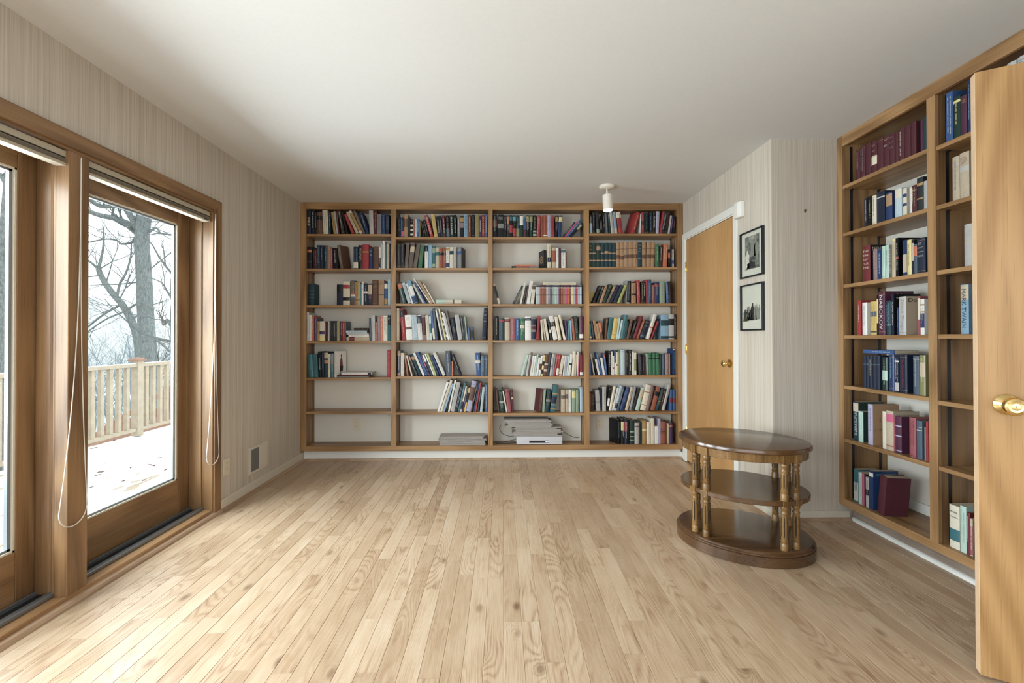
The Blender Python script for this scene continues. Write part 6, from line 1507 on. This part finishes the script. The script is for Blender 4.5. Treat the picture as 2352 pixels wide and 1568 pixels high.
for k, (px, py) in enumerate(((352, 925), (372, 912), (392, 900), (408, 890))): 
    a_ = atY(px, py, 8.0+.08*k)-Vector((-6, 7, 0)); obj('stair_baluster', MB().box(a_.x-.025, a_.x+.025, a_.y-.025, a_.y+.025, a_.z-.45, a_.z), M['cedarred'], st)
# trees
def grow(tw, p, d, L, r, depth, R, col):
    n = 5; pts = [p]; rs = [r]; q = p.copy(); dd = d.copy()
    for i in range(n):
        dd = (dd+Vector((R.uniform(-.3, .3), R.uniform(-.3, .3), R.uniform(-.18, .28)))).normalized(); q = q+dd*(L/n); pts.append(q.copy()); rs.append(r*(1-.75*(i+1)/n))
    tw.tube(pts, rs, 5 if depth > 1 else 4, False)
    if depth > 0:
        for k in range(R.randint(2, 4)):
            i = R.randint(1, n); b = (pts[i]-pts[i-1]).normalized(); s = Vector((R.uniform(-1, 1), R.uniform(-1, 1), R.uniform(-.4, .8)))
            grow(tw, pts[i], (b*.7+s*.7).normalized(), L*R.uniform(.45, .75), rs[i]*.75, depth-1, R, col)
def path(P, Y, dY=0): return sm([atY(x_, y_, Y+dY*i/len(P)) for i, (x_, y_) in enumerate(P)], 5)
def tree(label, Y, trunk, r0, r1, branches, seed, gz=-3):
    R = random.Random(seed); e = tag(empty('bare_tree', atY(*trunk[0], Y)), label, 'tree', 'bare trees beyond the deck'); o_ = e.location.copy()
    P = path(trunk, Y); P = [P[0]-Vector((0, 0, max(.2, P[0].z-gz)))]+P; n = len(P)
    obj('trunk', MB().tube([p-o_ for p in P], [r0+(r1-r0)*i/(n-1) for i in range(n)], 12), M['bark'], e, smooth=True)
    tw = MB()
    for B, ra, rb2, dY in branches:
        Q = path(B, Y, dY); k = len(Q); obj('branch', MB().tube([p-o_ for p in Q], [ra+(rb2-ra)*i/(k-1) for i in range(k)], 8), M['bark'], e, smooth=True)
        for i in range(2, k, 3):
            dd = (Q[i]-Q[i-1]).normalized(); s = Vector((R.uniform(-1, 1), R.uniform(-1, 1), R.uniform(-.5, .9)))
            grow(tw, Q[i]-o_, (dd*.6+s).normalized(), R.uniform(.5, 1.2)*Y/11, max(.008, rb2*.6), 2, R, 0)
    for i in range(3, n, 4):
        if R.random() < .6: grow(tw, P[i]-o_, Vector((R.uniform(-1, 1), R.uniform(-.6, .6), R.uniform(-.1, .8))).normalized(), R.uniform(.9, 1.8)*Y/11, .022, 3, R, 0)
    if tw.v: obj('twigs', tw, M['twig'], e, kind='stuff')
tree('large grey lichen-covered oak standing beyond the railing post', 11, [(346, 960), (343, 880), (338, 780), (333, 690), (330, 620), (326, 560), (330, 510), (339, 470), (346, 400), (350, 300)], .19, .13,
     [([(322, 545), (302, 518), (265, 502), (222, 492), (170, 470)], .085, .05, .6), ([(320, 530), (302, 500), (284, 474), (262, 472), (238, 474), (216, 466), (186, 440)], .075, .04, -.8),
      ([(314, 540), (303, 556), (280, 560), (268, 552), (240, 549), (190, 560)], .035, .015, .4), ([(343, 533), (352, 526), (360, 524), (366, 532)], .03, .02, 0),
      ([(345, 770), (372, 790), (400, 815), (430, 830)], .03, .02, .3), ([(334, 690), (310, 700), (285, 715), (240, 735), (190, 770)], .03, .015, .5), ([(342, 620), (380, 590), (415, 560)], .018, .01, .3)], 4)
tree('thinner mossy tree leaning behind the large oak', 14, [(322, 900), (319, 808), (311, 760), (296, 724), (279, 697), (264, 680), (243, 652), (230, 628), (226, 615)], .12, .07,
     [([(226, 618), (233, 590), (238, 560), (237, 520)], .045, .02, .3), ([(230, 622), (212, 605), (190, 590), (160, 570)], .04, .02, -.3), ([(268, 684), (276, 650), (290, 625), (300, 590), (302, 555)], .04, .02, .4), ([(280, 698), (262, 708), (238, 722), (205, 748), (180, 770)], .04, .02, .2), ([(300, 735), (330, 715), (352, 700), (380, 690)], .03, .015, .3)], 9)
tree('dark trunk seen through the patio door beyond the post', 9, [(-6, 900), (2, 760), (6, 680), (10, 560), (16, 480), (22, 410), (30, 330)], .1, .075,
     [([(20, 430), (5, 405), (-20, 395), (-60, 380)], .06, .04, .3), ([(8, 610), (20, 585), (34, 560), (60, 520)], .03, .015, -.3), ([(4, 700), (25, 680), (50, 650)], .025, .012, .3), ([(2, 770), (-20, 740), (-50, 720)], .03, .015, .2)], 15)
tree('slender crooked tree at the edge of the patio glass', 7.7, [(402, 900), (400, 800), (395, 740), (398, 690), (396, 650), (402, 600), (410, 540)], .042, .022,
     [([(396, 750), (384, 735), (376, 745), (372, 730), (366, 728)], .035, .015, .2), ([(398, 690), (385, 670), (372, 650), (352, 640)], .02, .01, .2), ([(399, 660), (415, 640), (440, 620)], .02, .01, .2)], 21)
# hillside with distant saplings
def ground(dist): return -3.2-min(dist, 45)*.12+(max(0, dist-40)/100)**1.1*24
hv = MB(); nx, ny = 50, 30
for j in range(ny+1):
    for i in range(nx+1):
        x_ = -5.2-(i/nx)**1.6*150; y_ = -60+220*j/ny; dist = -5.2-x_
        z_ = ground(dist)+max(0, min(1, (dist-35)/75))*5*mn.noise(Vector((y_*.02, dist*.02, 1)))+mn.noise(Vector((x_*.15, y_*.15, 0)))*.5
        hv.v.append((x_, y_, z_))
hv.f = [(j*(nx+1)+i, j*(nx+1)+i+1, (j+1)*(nx+1)+i+1, (j+1)*(nx+1)+i) for j in range(ny) for i in range(nx)]
struct(obj('hill', hv, M['hill'], smooth=True))
R = random.Random(77); variants = []
for k in range(6):
    tw = MB(); grow(tw, Vector((0, 0, 0)), Vector((0, 0, 1)), 5.2, .06, 4, R, 0); variants.append(tw)
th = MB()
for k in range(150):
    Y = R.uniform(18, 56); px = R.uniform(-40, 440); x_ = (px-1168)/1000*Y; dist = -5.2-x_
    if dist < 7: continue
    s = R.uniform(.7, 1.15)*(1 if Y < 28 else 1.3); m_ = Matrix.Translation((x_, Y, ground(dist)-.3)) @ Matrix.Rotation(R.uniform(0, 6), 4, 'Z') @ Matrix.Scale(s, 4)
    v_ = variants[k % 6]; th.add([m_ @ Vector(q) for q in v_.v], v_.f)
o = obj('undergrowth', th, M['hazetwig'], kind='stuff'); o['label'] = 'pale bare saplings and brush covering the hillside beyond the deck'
